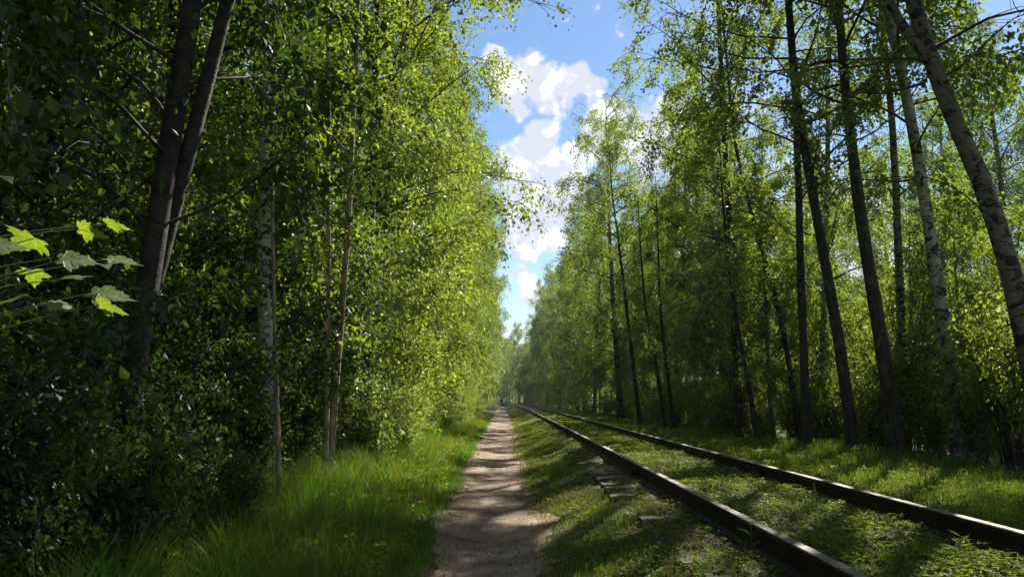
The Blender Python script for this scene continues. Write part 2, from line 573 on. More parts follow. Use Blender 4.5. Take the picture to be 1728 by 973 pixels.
def rail_piece(cx, y0, y1):
    ys = np.linspace(y0, y1, max(3, int((y1 - y0) / 1.25) + 1))
    mb = MB()
    xs = cx + bend(ys) - TRACK_X
    V = np.stack([xs[:, None] + prof[None, :, 0], np.repeat(ys[:, None], NP, 1), (RAIL_TOP - PH - 0.30) + np.repeat(prof[None, :, 1], len(ys), 0)], -1)
    n = len(ys)
    i = np.arange(n - 1)[:, None] * NP
    j = np.arange(NP)[None, :]
    k = (j + 1) % NP
    q = np.stack([i + j, i + k, i + NP + k, i + NP + j], -1)
    head = [6, 7, 8]
    top = q[:, head, :].reshape(-1, 4)
    rest = q[:, [a for a in range(NP) if a not in head], :].reshape(-1, 4)
    mb.add(V.reshape(-1, 3), quads=rest, mat=0)
    mb.f4.append(top)
    mb.m4.append(np.full(len(top), 1))
    for e, s in ((0, 1), (n - 1, -1)):                      # end caps as a fan
        base = e * NP
        cidx = mb.n
        mb.add([V[e].mean(0)])
        tri = [(base + a, base + (a + 1) % NP, cidx) for a in range(NP)]
        mb.f3.append(np.array(tri))
        mb.m3.append(np.zeros(len(tri), int))
    return mb.mesh('rail', [M['steel_side'], M['rail_head']])


fp = MB()
fp.box((-0.30, -0.012, 0.0), (0.30, 0.012, 0.085))
for bx_ in (-.22, -.08, .08, .22):
    fp.box((bx_ - .016, -.034, .028), (bx_ + .016, .034, .058))
fp_me = fp.mesh('fishplate', [M['steel_side']])
for side, cx in RAIL_CX.items():
    ends = [-3.0] + [j for j in JOINTS if -2 < j < 190] + [195.0]
    for a, b_ in zip(ends[:-1], ends[1:]):
        r = link('rail', rail_piece(cx, a + 0.005, b_ - 0.005), track)
        if a > 0 and a < 70:
            for s in (-1, 1):
                link('fishplate', fp_me, r, (cx + bend(a) - TRACK_X + s * 0.030, a, RAIL_TOP - 0.30 - 0.135), (0, 0, math.pi / 2))

# sleepers
sl_meshes = []
for k in range(5):
    mb = MB()
    r_ = np.random.default_rng(40 + k)
    n = 9
    xs = np.linspace(-1.32, 1.32, n)
    w = 0.115 + 0.008 * r_.standard_normal(n)
    h = 0.0 + 0.008 * r_.standard_normal(n)
    pf = lambda i: [(-w[i], -.16), (-w[i], h[i] - .02), (-w[i] + .02, h[i]), (w[i] - .02, h[i] + .004 * (i % 2)), (w[i], h[i] - .02), (w[i], -.16)]
    V = np.array([[(xs[i], a, b2) for (a, b2) in pf(i)] for i in range(n)])
    i = np.arange(n - 1)[:, None] * 6
    j = np.arange(6)[None, :]
    kk = (j + 1) % 6
    q = np.stack([i + j, i + 6 + j, i + 6 + kk, i + kk], -1).reshape(-1, 4)
    caps = [(0, 1, 2, 3), (0, 3, 4, 5), tuple((n - 1) * 6 + x for x in (3, 2, 1, 0)), tuple((n - 1) * 6 + x for x in (5, 4, 3, 0))]
    mb.add(V.reshape(-1, 3), quads=np.concatenate([q, np.array(caps)]))
    sl_meshes.append(mb.mesh('sleeper', [M['timber']]))
tp = MB()
tp.box((-.10, -.075, 0), (.10, .075, .014))
for sx, sy in ((-.082, -.04), (-.082, .04), (.082, -.04), (.082, .04)):
    tp.box((sx - .012, sy - .012, .012), (sx + .012, sy + .012, .045))
tp_me = tp.mesh('tie_plate', [M['steel_side']])
rs = random.Random(3)
y = 0.4
while y < 75:
    lift = rs.uniform(-0.012, 0.006) - (0.05 if y < 6.2 or rs.random() < 0.12 else rs.uniform(-0.004, 0.03) + 0.012 * abs(y - 11.5) / 4)
    o = link('sleeper', sl_meshes[rs.randrange(5)], track, (bend(y) + rs.uniform(-.05, .05), y, 0.026 + lift), (0, 0, rs.uniform(-.03, .03)))
    if y < 26:
        for cx in RAIL_CX.values():
            link('tie_plate', tp_me, o, (cx - TRACK_X - (o.location.x - float(bend(y))), 0, 0.003))
    y += 0.56 + rs.uniform(-.03, .03)

# ------------------------------------------------------------------ trees
SUN_GAPS = [(np.array(p_), r_) for p_, r_ in (((-1.22, 2.05, 1.72), 0.95), ((2.5, 4.7, .3), .5), ((3.1, 7.2, .3), .35), ((5.1, 11.2, .2), .8),
                                             ((.7, 9.6, .15), .5), ((0.0, 12.5, .0), .5), ((-1.6, 11.5, .2), .7), ((2.4, 16, .3), .6),
                                             ((-3.15, 9.9, 3.2), .45), ((-3.15, 9.9, 6.0), .45), ((-2.5, 10.9, 1.8), .4), ((-2.4, 10.9, 3.8), .4))]       # points to light: added openings cut through the crowns towards the sun


_g = np.random.default_rng(77)
for _k in range(75):  # random extra openings, invented to dapple the bank, track and right verge
    _y = math.exp(_g.uniform(math.log(4.2), math.log(32)))
    SUN_GAPS.append((np.array([_g.uniform(0.5, 7.5), _y, 0.2]), _g.uniform(.24, .50) * (1 + _y / 18)))
for _k in range(10):  # more invented openings, to put sun on the left grass
    SUN_GAPS.append((np.array([_g.uniform(-2.4, -.2), _g.uniform(7, 19), 0.3]), _g.uniform(.35, .6)))


def trim(c, base):
    """cut the added openings: drop leaves between the points to light and the sun"""
    w = c + base
    keep = np.ones(len(c), bool)
    for P, r in SUN_GAPS:
        d = w - P
        t_ = d @ SDIR
        q = d - t_[:, None] * SDIR
        keep &= ~((np.linalg.norm(q, axis=1) < r) & (t_ > 0.6))
    return keep


def resample(pts, n):
    pts = np.asarray(pts, float)
    d = np.concatenate([[0], np.cumsum(np.linalg.norm(np.diff(pts, axis=0), axis=1))])
    # smooth interpolation by cubic-ish averaging
    t_ = np.linspace(0, d[-1], n)
    out = np.stack([np.interp(t_, d, pts[:, k]) for k in range(3)], 1)
    for _ in range(2):
        out[1:-1] = 0.25 * out[:-2] + 0.5 * out[1:-1] + 0.25 * out[2:]
    return out


def spread(rng, trunk, n_br, hb, rad, up, sub, subl, droop, prof_pow=0.8, min_rad=0.35):
    """limbs and twigs of a crown: lists of (points, r0) for limbs and twigs"""
    H = trunk[-1, 2]
    zt = trunk[:, 2]
    limbs, twigs = [], []
    for i in range(n_br):
        f = (i + rng.random()) / n_br
        z0 = hb + (H * 0.97 - hb) * f
        o = np.array([np.interp(z0, zt, trunk[:, k]) for k in range(3)])
        az = i * 2.39996 + rng.normal(0, 0.4)
        shape = max(min_rad, (math.sin(math.pi * (0.18 + 0.80 * f)) ** prof_pow))
        L = rad * shape * rng.uniform(0.75, 1.15)
        el = math.radians(up) * (0.7 + 0.6 * f) + rng.normal(0, 0.15)
        d = np.array([math.cos(az) * math.cos(el), math.sin(az) * math.cos(el), math.sin(el)])
        n = 7
        pts = [o]
        dd = d.copy()
        for s in range(n - 1):
            dd = unit(dd + rng.normal(0, 0.13, 3) + np.array([0, 0, -droop * 0.16 * s / n]))
            pts.append(pts[-1] + dd * L / (n - 1))
        pts = np.array(pts)
        limbs.append((pts, L))
        for k in range(sub):
            s = rng.uniform(0.22, 1.0)
            q = s * (n - 1)
            i0 = min(int(q), n - 2)
            po = pts[i0] + (pts[i0 + 1] - pts[i0]) * (q - i0)
            td = unit(pts[i0 + 1] - pts[i0])
            sd_ = unit(td * 0.7 + rng.normal(0, 0.75, 3) + np.array([0, 0, 0.15 - droop * 0.3]))
            sl = subl * L * rng.uniform(0.5, 1.1) * (1.15 - 0.5 * s) + 0.12
            m = 5
            tp_ = [po]
            for w in range(m - 1):
                sd_ = unit(sd_ + rng.normal(0, 0.18, 3) + np.array([0, 0, -droop * (0.25 + 0.35 * w / m)]))
                tp_.append(tp_[-1] + sd_ * sl / (m - 1))
            twigs.append(np.array(tp_))
    return limbs, twigs


def crown_leaves(rng, twigs, n_leaf, sp, size, hang=0.0):
    lens = np.array([np.linalg.norm(np.diff(t_, axis=0), axis=1).sum() for t_ in twigs]) + 0.1
    TW = np.array(twigs)
    idx = rng.choice(len(twigs), n_leaf, p=lens / lens.sum())
    q = rng.beta(1.6, 1.0, n_leaf) * (TW.shape[1] - 1.001)
    i0 = q.astype(int)
    fr = (q - i0)[:, None]
    c = TW[idx, i0] * (1 - fr) + TW[idx, i0 + 1] * fr
    tdir = unit(TW[idx, i0 + 1] - TW[idx, i0])
    c = c + rng.normal(0, sp, (n_leaf, 3))
    if hang:
        c[:, 2] -= rng.exponential(hang, n_leaf)
    nor = unit(rng.normal(0, 1, (n_leaf, 3)) * 0.85 + np.array([0, 0, 0.55]) + SDIR * 0.25)
    ax = unit(tdir * 0.5 + rng.normal(0, 0.6, (n_leaf, 3)) + np.array([0, 0, -0.45]))
    sz = size * np.clip(rng.lognormal(-0.06, 0.30, n_leaf), 0.4, 1.7)
    return c, ax, nor, sz


def tree_meshes(seed, trunk, r0, hb, rad, n_br, sub, n_leaf, leaf, bark, leafmat, up=25, droop=0.6, subl=0.42, sp=0.13, hang=0.08,
                base=None, r_top=0.012, sides=9, forks=(), extra_limbs=(), prof_pow=0.8, min_rad=0.35, twig_sides=3):
    rng = np.random.default_rng(seed)
    tb = MB()
    n = max(10, int(trunk[-1, 2] / 0.8))
    tr = resample(trunk, n)
    wob = rng.normal(0, 0.012, (n, 3)) * np.linspace(0, 1, n)[:, None]
    tr = tr + wob
    f = np.linspace(0, 1, n)
    rr = r0 * (1 - f) ** 0.85 + r_top
    rr[0] *= 1.35
    rr[1] *= 1.08
    tb.tube(tr, rr, sides, 0, jitter=0.03, rng=rng)
    limbs, twigs = spread(rng, tr, n_br, hb, rad, up, sub, subl, droop, prof_pow, min_rad)
    for fk in forks:                                         # a second stem with its own limbs
        fpts, fr0 = fk
        ft = resample(fpts, 12)
        tb.tube(ft, fr0 * (1 - np.linspace(0, 1, 12)) ** 0.85 + r_top, 7, 0)
        l2, t2 = spread(rng, ft, max(4, n_br // 2), max(hb, ft[3, 2]), rad * 0.8, up, sub, subl, droop, prof_pow, min_rad)
        limbs += l2
        twigs += t2
    for ex in extra_limbs:                                   # single limbs seen in the photograph
        e = resample(ex[0], 8)
        tb.tube(e, ex[1] * (1 - 0.8 * np.linspace(0, 1, 8)), 5, 1)
        for s in range(ex[2]):
            k = rng.integers(2, 8)
            d = unit(rng.normal(0, 1, 3) * np.array([1, 1, .5]) + (e[min(k, 7)] - e[k - 1]) * 2)
            L = rng.uniform(.3, .9)
            twigs.append(np.array([e[k] + d * L * w + np.array([0, 0, -.15 * w * w * L]) for w in np.linspace(0, 1, 5)]))
    for pts, L in limbs:
        tb.tube(pts, max(0.010, min(0.075, r0 * 0.30)) * (L / rad) * (1 - 0.85 * np.linspace(0, 1, len(pts))), 5, 1)
    cb = MB()
    for t_ in twigs:
        cb.tube(t_, np.linspace(0.009, 0.003, len(t_)), twig_sides, 1)
    c, ax, nor, sz = crown_leaves(rng, twigs, n_leaf, sp, leaf, hang)
    if base is not None:
        k = trim(c, base)
        c, ax, nor, sz = c[k], ax[k], nor[k], sz[k]
    cb.leaves(c, ax, nor, sz, sz * 0.78, 0)
    return tb.mesh('trunk', [bark, M['twig']], smooth=True), cb.mesh('crown', [leafmat, M['twig']])


def plant(name, tm, cm_, loc, rotz=0.0, scale=1.0, label=None, cat='tree', group=None):
    root = link(name, None, None, loc, (0, 0, rotz), scale)
    link('trunk', tm, root)
    c = link('crown', cm_, root)
    c['kind'] = 'stuff'
    tag(root, label, cat, group)
    return root


def vertical(rng, H, lean=0.03, wav=0.12):
    n = 7
    z = np.linspace(0, H, n)
    lx, ly = rng.normal(0, lean, 2)
    pts = np.stack([lx * z + np.cumsum(rng.normal(0, wav, n)) * z / H, ly * z + np.cumsum(rng.normal(0, wav, n)) * z / H, z], 1)
    pts[0] = 0
    return pts


# ---- tree and shrub kinds that are planted many times
PROTO = {}


def proto(kind, k, seed, H, **kw):
    r = np.random.default_rng(seed)
    PROTO[(kind, k)] = tree_meshes(seed, vertical(r, H), **kw)


for k in range(4):
    proto('tall', k, 100 + k, 20.5, r0=0.17, hb=4.0, rad=3.1, n_br=40, sub=13, n_leaf=32000, leaf=0.088, bark=M['birch_bark'] if k != 3 else M['dark_bark'],
          leafmat=M['birch_leaf'], up=32, droop=0.75, sp=0.085, hang=0.16)
for k in range(3):
    proto('thin', k, 130 + k, 19.0, r0=0.13, hb=5.5, rad=2.5, n_br=30, sub=12, n_leaf=14000, leaf=0.080, bark=M['birch_bark'] if k else M['dark_bark'],
          leafmat=M['birch_leaf'], up=34, droop=0.7, sp=0.085, hang=0.14)
for k in range(4):
    proto('young', k, 160 + k, 9.0, r0=0.07, hb=0.5, rad=1.75, n_br=46, sub=9, n_leaf=18000, leaf=0.074, bark=M['grey_bark'],
          leafmat=(M['aspen_leaf'], M['aspen_leaf'], M['willow_leaf'], M['birch_leaf'])[k], up=24, droop=0.45, sp=0.08, hang=0.05, min_rad=0.62)
for k in range(3):
    proto('far_tall', k, 190 + k, 20.5, r0=0.17, hb=3.0, rad=3.2, n_br=34, sub=7, n_leaf=11000, leaf=0.16, bark=M['birch_bark'],
          leafmat=M['birch_leaf'], up=30, droop=0.95, sp=0.2, hang=0.30, sides=6)
for k in range(2):
    proto('far_young', k, 200 + k, 9.0, r0=0.07, hb=0.4, rad=1.9, n_br=30, sub=6, n_leaf=6500, leaf=0.13, bark=M['grey_bark'],
          leafmat=M['aspen_leaf'], up=24, droop=0.45, sp=0.16, hang=0.08, sides=5, min_rad=0.62)


def shrub_meshes(seed, H, nst, n_leaf, leaf, leafmat, rad, bark, bare=0.12, droop=0.5):
    rng = np.random.default_rng(seed)
    tb, cb = MB(), MB()
    twigs = []
    for i in range(nst):
        az = rng.uniform(0, 2 * math.pi)
        h = H * rng.uniform(0.55, 1.05)
        out_ = rad * rng.uniform(0.15, 1.0)
        b0 = np.array([math.cos(az), math.sin(az), 0]) * rng.uniform(0, 0.22)
        z = np.linspace(0, 1, 8)
        pts = b0 + np.stack([math.cos(az) * out_ * z ** 1.4, math.sin(az) * out_ * z ** 1.4, h * (z - 0.12 * z ** 3)], 1)
        pts[1:] += rng.normal(0, 0.035, (7, 3))
        tb.tube(pts, np.linspace(0.016, 0.004, 8) * (0.6 + H / 5), 5, 0)
        for k in range(12):
            s = rng.uniform(bare, 1.0)
            q = s * 7
            i0 = min(int(q), 6)
            po = pts[i0] + (pts[i0 + 1] - pts[i0]) * (q - i0)
            d = unit(rng.normal(0, 1, 3) * np.array([1, 1, 0.45]) + np.array([0, 0, 0.35]))
            L = rng.uniform(0.25, 0.65) * (0.5 + H / 5)
            tp_ = [po]
            for w in range(4):
                d = unit(d + rng.normal(0, 0.15, 3) + np.array([0, 0, -droop * 0.25]))
                tp_.append(tp_[-1] + d * L / 4)
            twigs.append(np.array(tp_))
            cb.tube(twigs[-1], np.linspace(0.006, 0.002, 5), 3, 1)
    c, ax, nor, sz = crown_leaves(rng, twigs, n_leaf, 0.075, leaf, 0.02)
    k = c[:, 2] > 0.03
    cb.leaves(c[k], ax[k], nor[k], sz[k], sz[k] * 0.62, 0)
    return tb.mesh('stems', [bark], smooth=True), cb.mesh('foliage', [leafmat, M['twig']])


for k in range(4):
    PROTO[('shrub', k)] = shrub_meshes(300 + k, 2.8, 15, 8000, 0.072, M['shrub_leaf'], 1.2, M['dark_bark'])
for k in range(3):
    PROTO[('light_shrub', k)] = shrub_meshes(320 + k, 2.7, 14, 6500, 0.070, M['aspen_leaf'], 1.1, M['grey_bark'])
for k in range(3):
    PROTO[('thicket', k)] = shrub_meshes(340 + k, 4.4, 13, 4500, 0.075, M['aspen_leaf'], 1.3, M['dark_bark'], bare=0.35)


def shrub(kind, k, loc, rotz, scale, label, group, name='leafy_shrub', cat='shrub'):
    label = nth(label) if '{n}' in label else label
    s, f = PROTO[(kind, k)]
    root = link(name, None, None, loc, (0, 0, rotz), scale)
    link('stems', s, root)
    c = link('foliage', f, root)
    c['kind'] = 'stuff'
    tag(root, label, cat, group)
    return root


def spruce_meshes(seed, H, rad):
    rng = np.random.default_rng(seed)
    tb, cb = MB(), MB()
    z = np.linspace(0, H, 12)
    tb.tube(np.stack([z * 0, z * 0, z], 1), 0.22 * (1 - z / H) + 0.01, 7, 0)
    cs, axs, nrs, szs = [], [], [], []
    nz = int(H / 0.42)
    for i in range(nz):
        zz = 0.8 + (H - 1.0) * i / nz
        L = rad * (1 - zz / H) ** 0.85 + 0.15
        for a in range(9):
            az = a * 2 * math.pi / 9 + i * 0.7 + rng.normal(0, .15)
            l = L * rng.uniform(0.7, 1.1)
            s = np.linspace(0, 1, 5)
            pts = np.stack([math.cos(az) * l * s, math.sin(az) * l * s, zz - 0.38 * l * s + 0.16 * l * s ** 2 + 0 * s], 1)
            tb.tube(pts, np.linspace(.02, .005, 5), 3, 0)
            n = int(24 * l + 12)
            q = rng.random(n)
            c = np.stack([np.interp(q, s, pts[:, k]) for k in range(3)], 1) + rng.normal(0, 1, (n, 3)) * np.array([.14, .14, .07]) * (0.4 + l / rad)
            cs.append(c)
            axs.append(unit(np.array([math.cos(az), math.sin(az), -.5]) + rng.normal(0, .45, (n, 3))))
            nrs.append(unit(rng.normal(0, .6, (n, 3)) + np.array([0, 0, 1])))
            szs.append(rng.uniform(.25, .55, n))
    sz = np.concatenate(szs)
    cb.leaves(np.concatenate(cs), np.concatenate(axs), np.concatenate(nrs), sz, sz * 0.32, 0)
    return tb.mesh('trunk', [M['dark_bark']], smooth=True), cb.mesh('crown', [M['needle']])


PROTO[('spruce', 0)] = spruce_meshes(400, 22.0, 4.2)
PROTO[('spruce', 1)] = spruce_meshes(401, 20.0, 3.8)


# ---- single trees of the photograph: trunk drawn through photo points at its own distance, then carried on up
def hero_trunk(dist, pix, top_h, lean_keep=0.35):
    pts = [at(u, v, dist) for (u, v) in pix]
    gx, gy = pts[0][0], pts[0][1]
    gz = float(ground_z(gx, gy)) - 0.06
    base = np.array([gx, gy, gz])
    if pts[0][2] - gz > 0.25:                                # foot hidden below: carry the first segment down to the ground
        d = pts[0] - pts[1]
        d = d / abs(d[2])
        base = pts[0] + d * (pts[0][2] - gz)
        base[2] = gz
        pts = [base] + pts
    else:
        pts[0] = base
    d = unit(pts[-1] - pts[-2])
    d = unit(d * np.array([lean_keep, lean_keep, 1]) + np.array([0, 0, 0.4]))
    while pts[-1][2] < top_h:
        pts.append(pts[-1] + d * 1.5)
    P = np.array(pts)
    return P - base, base


def hero(name, label, dist, pix, H, r0, hb, seed, group=None, forks=(), limbs=(), **kw):
    tr, base = hero_trunk(dist, pix, H)
    fk = [(np.array([at(u, v, dist + dd) for (u, v, dd) in fp_]) - base, r) for fp_, r, ext in forks]
    fk2 = []
    for (pts, r), (_, _, ext) in zip(fk, forks):
        pts = list(pts)
        d = unit(pts[-1] - pts[-2])
        d = unit(d * np.array([.5, .5, 1]) + np.array([0, 0, .35]))
        zt = pts[-1][2]
        while pts[-1][2] < zt + ext:
            pts.append(pts[-1] + d * 1.2)
        fk2.append((np.array(pts), r))
    ex = [(np.array([at(u, v, dist + dd) for (u, v, dd) in lp]) - base, r, nt) for lp, r, nt in limbs]
    tm, cm_ = tree_meshes(seed, tr, r0=r0, hb=hb, base=base, forks=fk2, extra_limbs=ex, sides=12, **kw)
    return plant(name, tm, cm_, base, 0, 1.0, label, 'tree', group)


LUSH = dict(n_br=44, sub=15, n_leaf=48000, leaf=0.085, up=30, droop=0.65, sp=0.09, hang=0.14)
DENSE = dict(n_br=38, sub=13, n_leaf=28000, leaf=0.078, up=30, droop=0.6, sp=0.085, hang=0.12)
MID = dict(n_br=26, sub=11, n_leaf=14000, leaf=0.072, up=30, droop=0.6, sp=0.08, hang=0.12)
LITE = dict(n_br=16, sub=7, n_leaf=6000, leaf=0.070, up=30, droop=0.5, sp=0.13, hang=0.08)

# left side
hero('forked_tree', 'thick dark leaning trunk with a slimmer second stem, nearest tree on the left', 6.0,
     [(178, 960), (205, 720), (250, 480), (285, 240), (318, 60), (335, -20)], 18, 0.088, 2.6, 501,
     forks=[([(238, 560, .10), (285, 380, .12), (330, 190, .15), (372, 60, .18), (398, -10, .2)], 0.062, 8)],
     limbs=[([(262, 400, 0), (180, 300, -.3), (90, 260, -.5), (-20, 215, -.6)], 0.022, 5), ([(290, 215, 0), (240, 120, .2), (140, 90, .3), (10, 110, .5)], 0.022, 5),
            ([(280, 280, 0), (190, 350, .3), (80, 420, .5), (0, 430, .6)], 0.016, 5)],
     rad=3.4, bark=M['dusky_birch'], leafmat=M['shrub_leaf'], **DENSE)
hero('birch_tree', 'straight white-barked birch half hidden in dark leaves left of the path', 10.0,
     [(455, 860), (449, 600), (449, 300), (450, 0)], 20, 0.115, 6.5, 502, rad=3.0, bark=M['white_birch'], leafmat=M['birch_leaf'], **DENSE)
hero('birch_tree', 'thin grey birch standing deep behind the forked dark trunk', 13.0,
     [(292, 800), (290, 480), (266, 250), (252, 0)], 19, 0.10, 3.0, 503, rad=2.6, bark=M['birch_bark'], leafmat=M['birch_leaf'], **MID)
hero('young_tree', 'pale slender sapling stem leaning right at the edge of the tall grass', 11.0,
     [(553, 838), (570, 600), (588, 390), (600, 120), (606, 0)], 12, 0.042, 2.2, 504, rad=1.7, bark=M['sapling_bark'], leafmat=M['aspen_leaf'], **LITE)
hero('young_tree', 'thin upright sapling close left of the pale leaning one', 10.8,
     [(547, 842), (556, 600), (553, 400), (556, 200), (550, 0)], 11, 0.024, 2.2, 505, rad=1.5, bark=M['sapling_bark'], leafmat=M['aspen_leaf'], **LITE)
hero('young_tree', 'very thin pale sapling in front of the white-barked birch', 8.6,
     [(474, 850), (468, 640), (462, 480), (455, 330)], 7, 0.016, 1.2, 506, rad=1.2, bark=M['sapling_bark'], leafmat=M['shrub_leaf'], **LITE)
hero('birch_tree', 'dark crooked birch trunk showing through the sunlit leaves on the left', 17.0,
     [(612, 790), (622, 480), (628, 300), (636, 150), (632, 60), (640, -20)], 21, 0.10, 1.5, 507, rad=4.3, bark=M['dark_bark'], leafmat=M['aspen_leaf'],
     limbs=[([(632, 160, 0), (660, 140, 0), (700, 90, 0), (742, -10, 0)], 0.045, 10), ([(622, 300, 0), (580, 220, .2), (555, 130, .3), (545, -10, .4)], 0.04, 8)],
     **DENSE)
hero('birch_tree', 'tall birch on the left whose top bough reaches over the path', 18.5,
     [(628, 760), (640, 480), (664, 200), (690, 0)], 20, 0.10, 2.0, 508, rad=4.2, bark=M['grey_bark'], leafmat=M['aspen_leaf'],
     limbs=[([(688, 60, 0), (750, 0, -1), (830, -25, -2), (905, 5, -2.5)], 0.035, 34)], **{**DENSE, 'n_leaf': 36000})

# right side
hero('leaning_birch', 'big mottled birch leaning left with a forked top at the right edge', 12.0,
     [(1745, 640), (1712, 470), (1668, 320), (1612, 210), (1565, 100), (1533, -15)], 21, 0.165, 6.5, 520,
     forks=[([(1567, 104, 0), (1530, 60, .05), (1500, 25, .1), (1478, -8, .15)], 0.075, 8)],
     limbs=[([(1560, 140, 0), (1520, 152, 0), (1470, 162, 0), (1430, 150, 0)], 0.028, 7), ([(1690, 400, 0), (1640, 330, 0), (1560, 290, 0), (1500, 300, .2)], 0.022, 10)],
     rad=4.0, bark=M['shaded_birch'], leafmat=M['birch_leaf'], **LUSH)
hero('birch_tree', 'slender white birch with black bands just left of the big leaning mottled birch', 16.0,
     [(1622, 775), (1602, 600), (1575, 430), (1545, 240), (1515, 90), (1492, -10)], 25, 0.135, 5.5, 521, rad=4.0, bark=M['birch_bark'], leafmat=M['birch_leaf'], **LUSH)
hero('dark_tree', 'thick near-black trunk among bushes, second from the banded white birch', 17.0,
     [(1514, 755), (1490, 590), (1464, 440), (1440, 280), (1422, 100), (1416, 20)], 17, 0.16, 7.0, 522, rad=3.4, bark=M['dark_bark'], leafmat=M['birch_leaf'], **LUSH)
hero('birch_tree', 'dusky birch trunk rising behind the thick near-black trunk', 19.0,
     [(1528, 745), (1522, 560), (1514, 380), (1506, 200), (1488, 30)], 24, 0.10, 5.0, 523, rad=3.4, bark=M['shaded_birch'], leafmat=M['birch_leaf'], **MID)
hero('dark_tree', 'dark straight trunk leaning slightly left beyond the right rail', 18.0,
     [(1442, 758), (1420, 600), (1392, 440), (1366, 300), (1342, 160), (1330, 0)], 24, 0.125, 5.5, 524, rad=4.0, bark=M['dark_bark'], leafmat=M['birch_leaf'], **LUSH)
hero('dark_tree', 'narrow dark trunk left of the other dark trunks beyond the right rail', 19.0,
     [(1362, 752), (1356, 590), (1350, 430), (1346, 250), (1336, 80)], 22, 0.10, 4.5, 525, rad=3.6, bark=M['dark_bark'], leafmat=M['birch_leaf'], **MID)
hero('young_tree', 'thin bare slanting trunk in the sunlit leaves right of the track', 23.0,
     [(1345, 700), (1322, 550), (1292, 440), (1262, 340), (1240, 250)], 14, 0.085, 4.0, 526, rad=1.8, bark=M['dark_bark'], leafmat=M['aspen_leaf'], **LITE)
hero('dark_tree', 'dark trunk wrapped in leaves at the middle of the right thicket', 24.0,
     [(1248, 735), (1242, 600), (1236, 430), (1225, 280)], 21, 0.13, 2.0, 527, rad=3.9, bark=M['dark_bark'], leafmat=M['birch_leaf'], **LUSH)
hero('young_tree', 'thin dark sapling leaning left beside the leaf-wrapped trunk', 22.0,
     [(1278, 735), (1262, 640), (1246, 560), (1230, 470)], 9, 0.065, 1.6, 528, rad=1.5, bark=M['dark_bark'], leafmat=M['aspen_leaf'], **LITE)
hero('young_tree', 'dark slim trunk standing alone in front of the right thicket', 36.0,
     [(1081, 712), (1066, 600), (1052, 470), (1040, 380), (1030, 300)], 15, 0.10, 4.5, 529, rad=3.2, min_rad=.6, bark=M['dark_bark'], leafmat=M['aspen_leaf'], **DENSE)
hero('birch_tree', 'thicker mottled trunk left of the lone slim dark one', 42.0,
     [(1047, 690), (1040, 600), (1034, 500), (1028, 380)], 17.5, 0.17, 3.0, 530, rad=3.6, min_rad=.6, bark=M['shaded_birch'], leafmat=M['birch_leaf'], **DENSE)
hero('young_tree', 'left stem of the close pair of thin dark saplings in the right thicket', 33.0,
     [(1122, 712), (1112, 640), (1098, 570), (1085, 490)], 10, 0.075, 2.0, 531, rad=1.7, bark=M['dark_bark'], leafmat=M['aspen_leaf'], **LITE)
hero('young_tree', 'right stem of the close pair of thin dark saplings in the right thicket', 32.0,
     [(1137, 714), (1128, 640), (1116, 560), (1112, 470)], 10, 0.08, 2.0, 532, rad=1.7, bark=M['dark_bark'], leafmat=M['aspen_leaf'], **LITE)

# the wood goes on to the right of the frame, over the near track: these throw the foreground shade
SHADE = [(9.6, 11.0), (11.8, 8.2), (9.0, 6.5)]
for k, (x, yy) in enumerate(SHADE):
    r = np.random.default_rng(600 + k)
    base = np.array([x, yy, float(ground_z(x, yy)) - 0.05])
    tm, cm_ = tree_meshes(610 + k, vertical(r, 20 + r.uniform(-2, 2)), r0=0.17, hb=6.5, rad=3.3, n_br=34, sub=11, n_leaf=18000, leaf=0.090, bark=M['birch_bark'], leafmat=M['birch_leaf'],
                          base=base, up=30, droop=0.6, sp=0.09, hang=0.14)
    plant('birch_tree', tm, cm_, base, 0, 1, 'tall birch at the right edge of the view shading the near track', 'tree', 'birches beside the near track')

# ---- rows of trees
R = random.Random(11)


ORD = 'first second third fourth fifth sixth seventh eighth ninth tenth eleventh twelfth thirteenth fourteenth fifteenth sixteenth seventeenth eighteenth nineteenth twentieth'.split() + ['%dth' % k for k in range(21, 60)]
COUNT = {}


def nth(label):
    k = COUNT.get(label, 0)
    COUNT[label] = k + 1
    return label.replace('{n}', ORD[k])


def put(kind, nk, x, yy, sc_, name, label, group, cat='tree'):
    label = nth(label) if '{n}' in label else label
    z = float(ground_z(x, yy)) - 0.05
    tm, cm_ = PROTO[(kind, R.randrange(nk))]
    plant(name, tm, cm_, (x, yy, z), R.uniform(0, 6.28), (sc_ * R.uniform(.92, 1.08), sc_ * R.uniform(.92, 1.08), sc_ * R.uniform(.93, 1.05)), label, cat, group)


def along(y0, y1, step):
    yy = y0
    while yy < y1:
        yield yy + R.uniform(-.3, .3) * step
        yy += step


for (x, yy) in [(7.4, 1.5), (7.0, -3.5), (7.6, -8.0), (-4.4, -2.0), (-4.2, -7.0), (-4.8, 1.0)]:  # out of view, added to keep sky light off the near left
    put('tall', 4, x, yy, R.uniform(.9, 1.05), 'birch_tree', 'unseen tall birch added close to the camera to shade the near left', 'unseen birches added round the camera for shade')
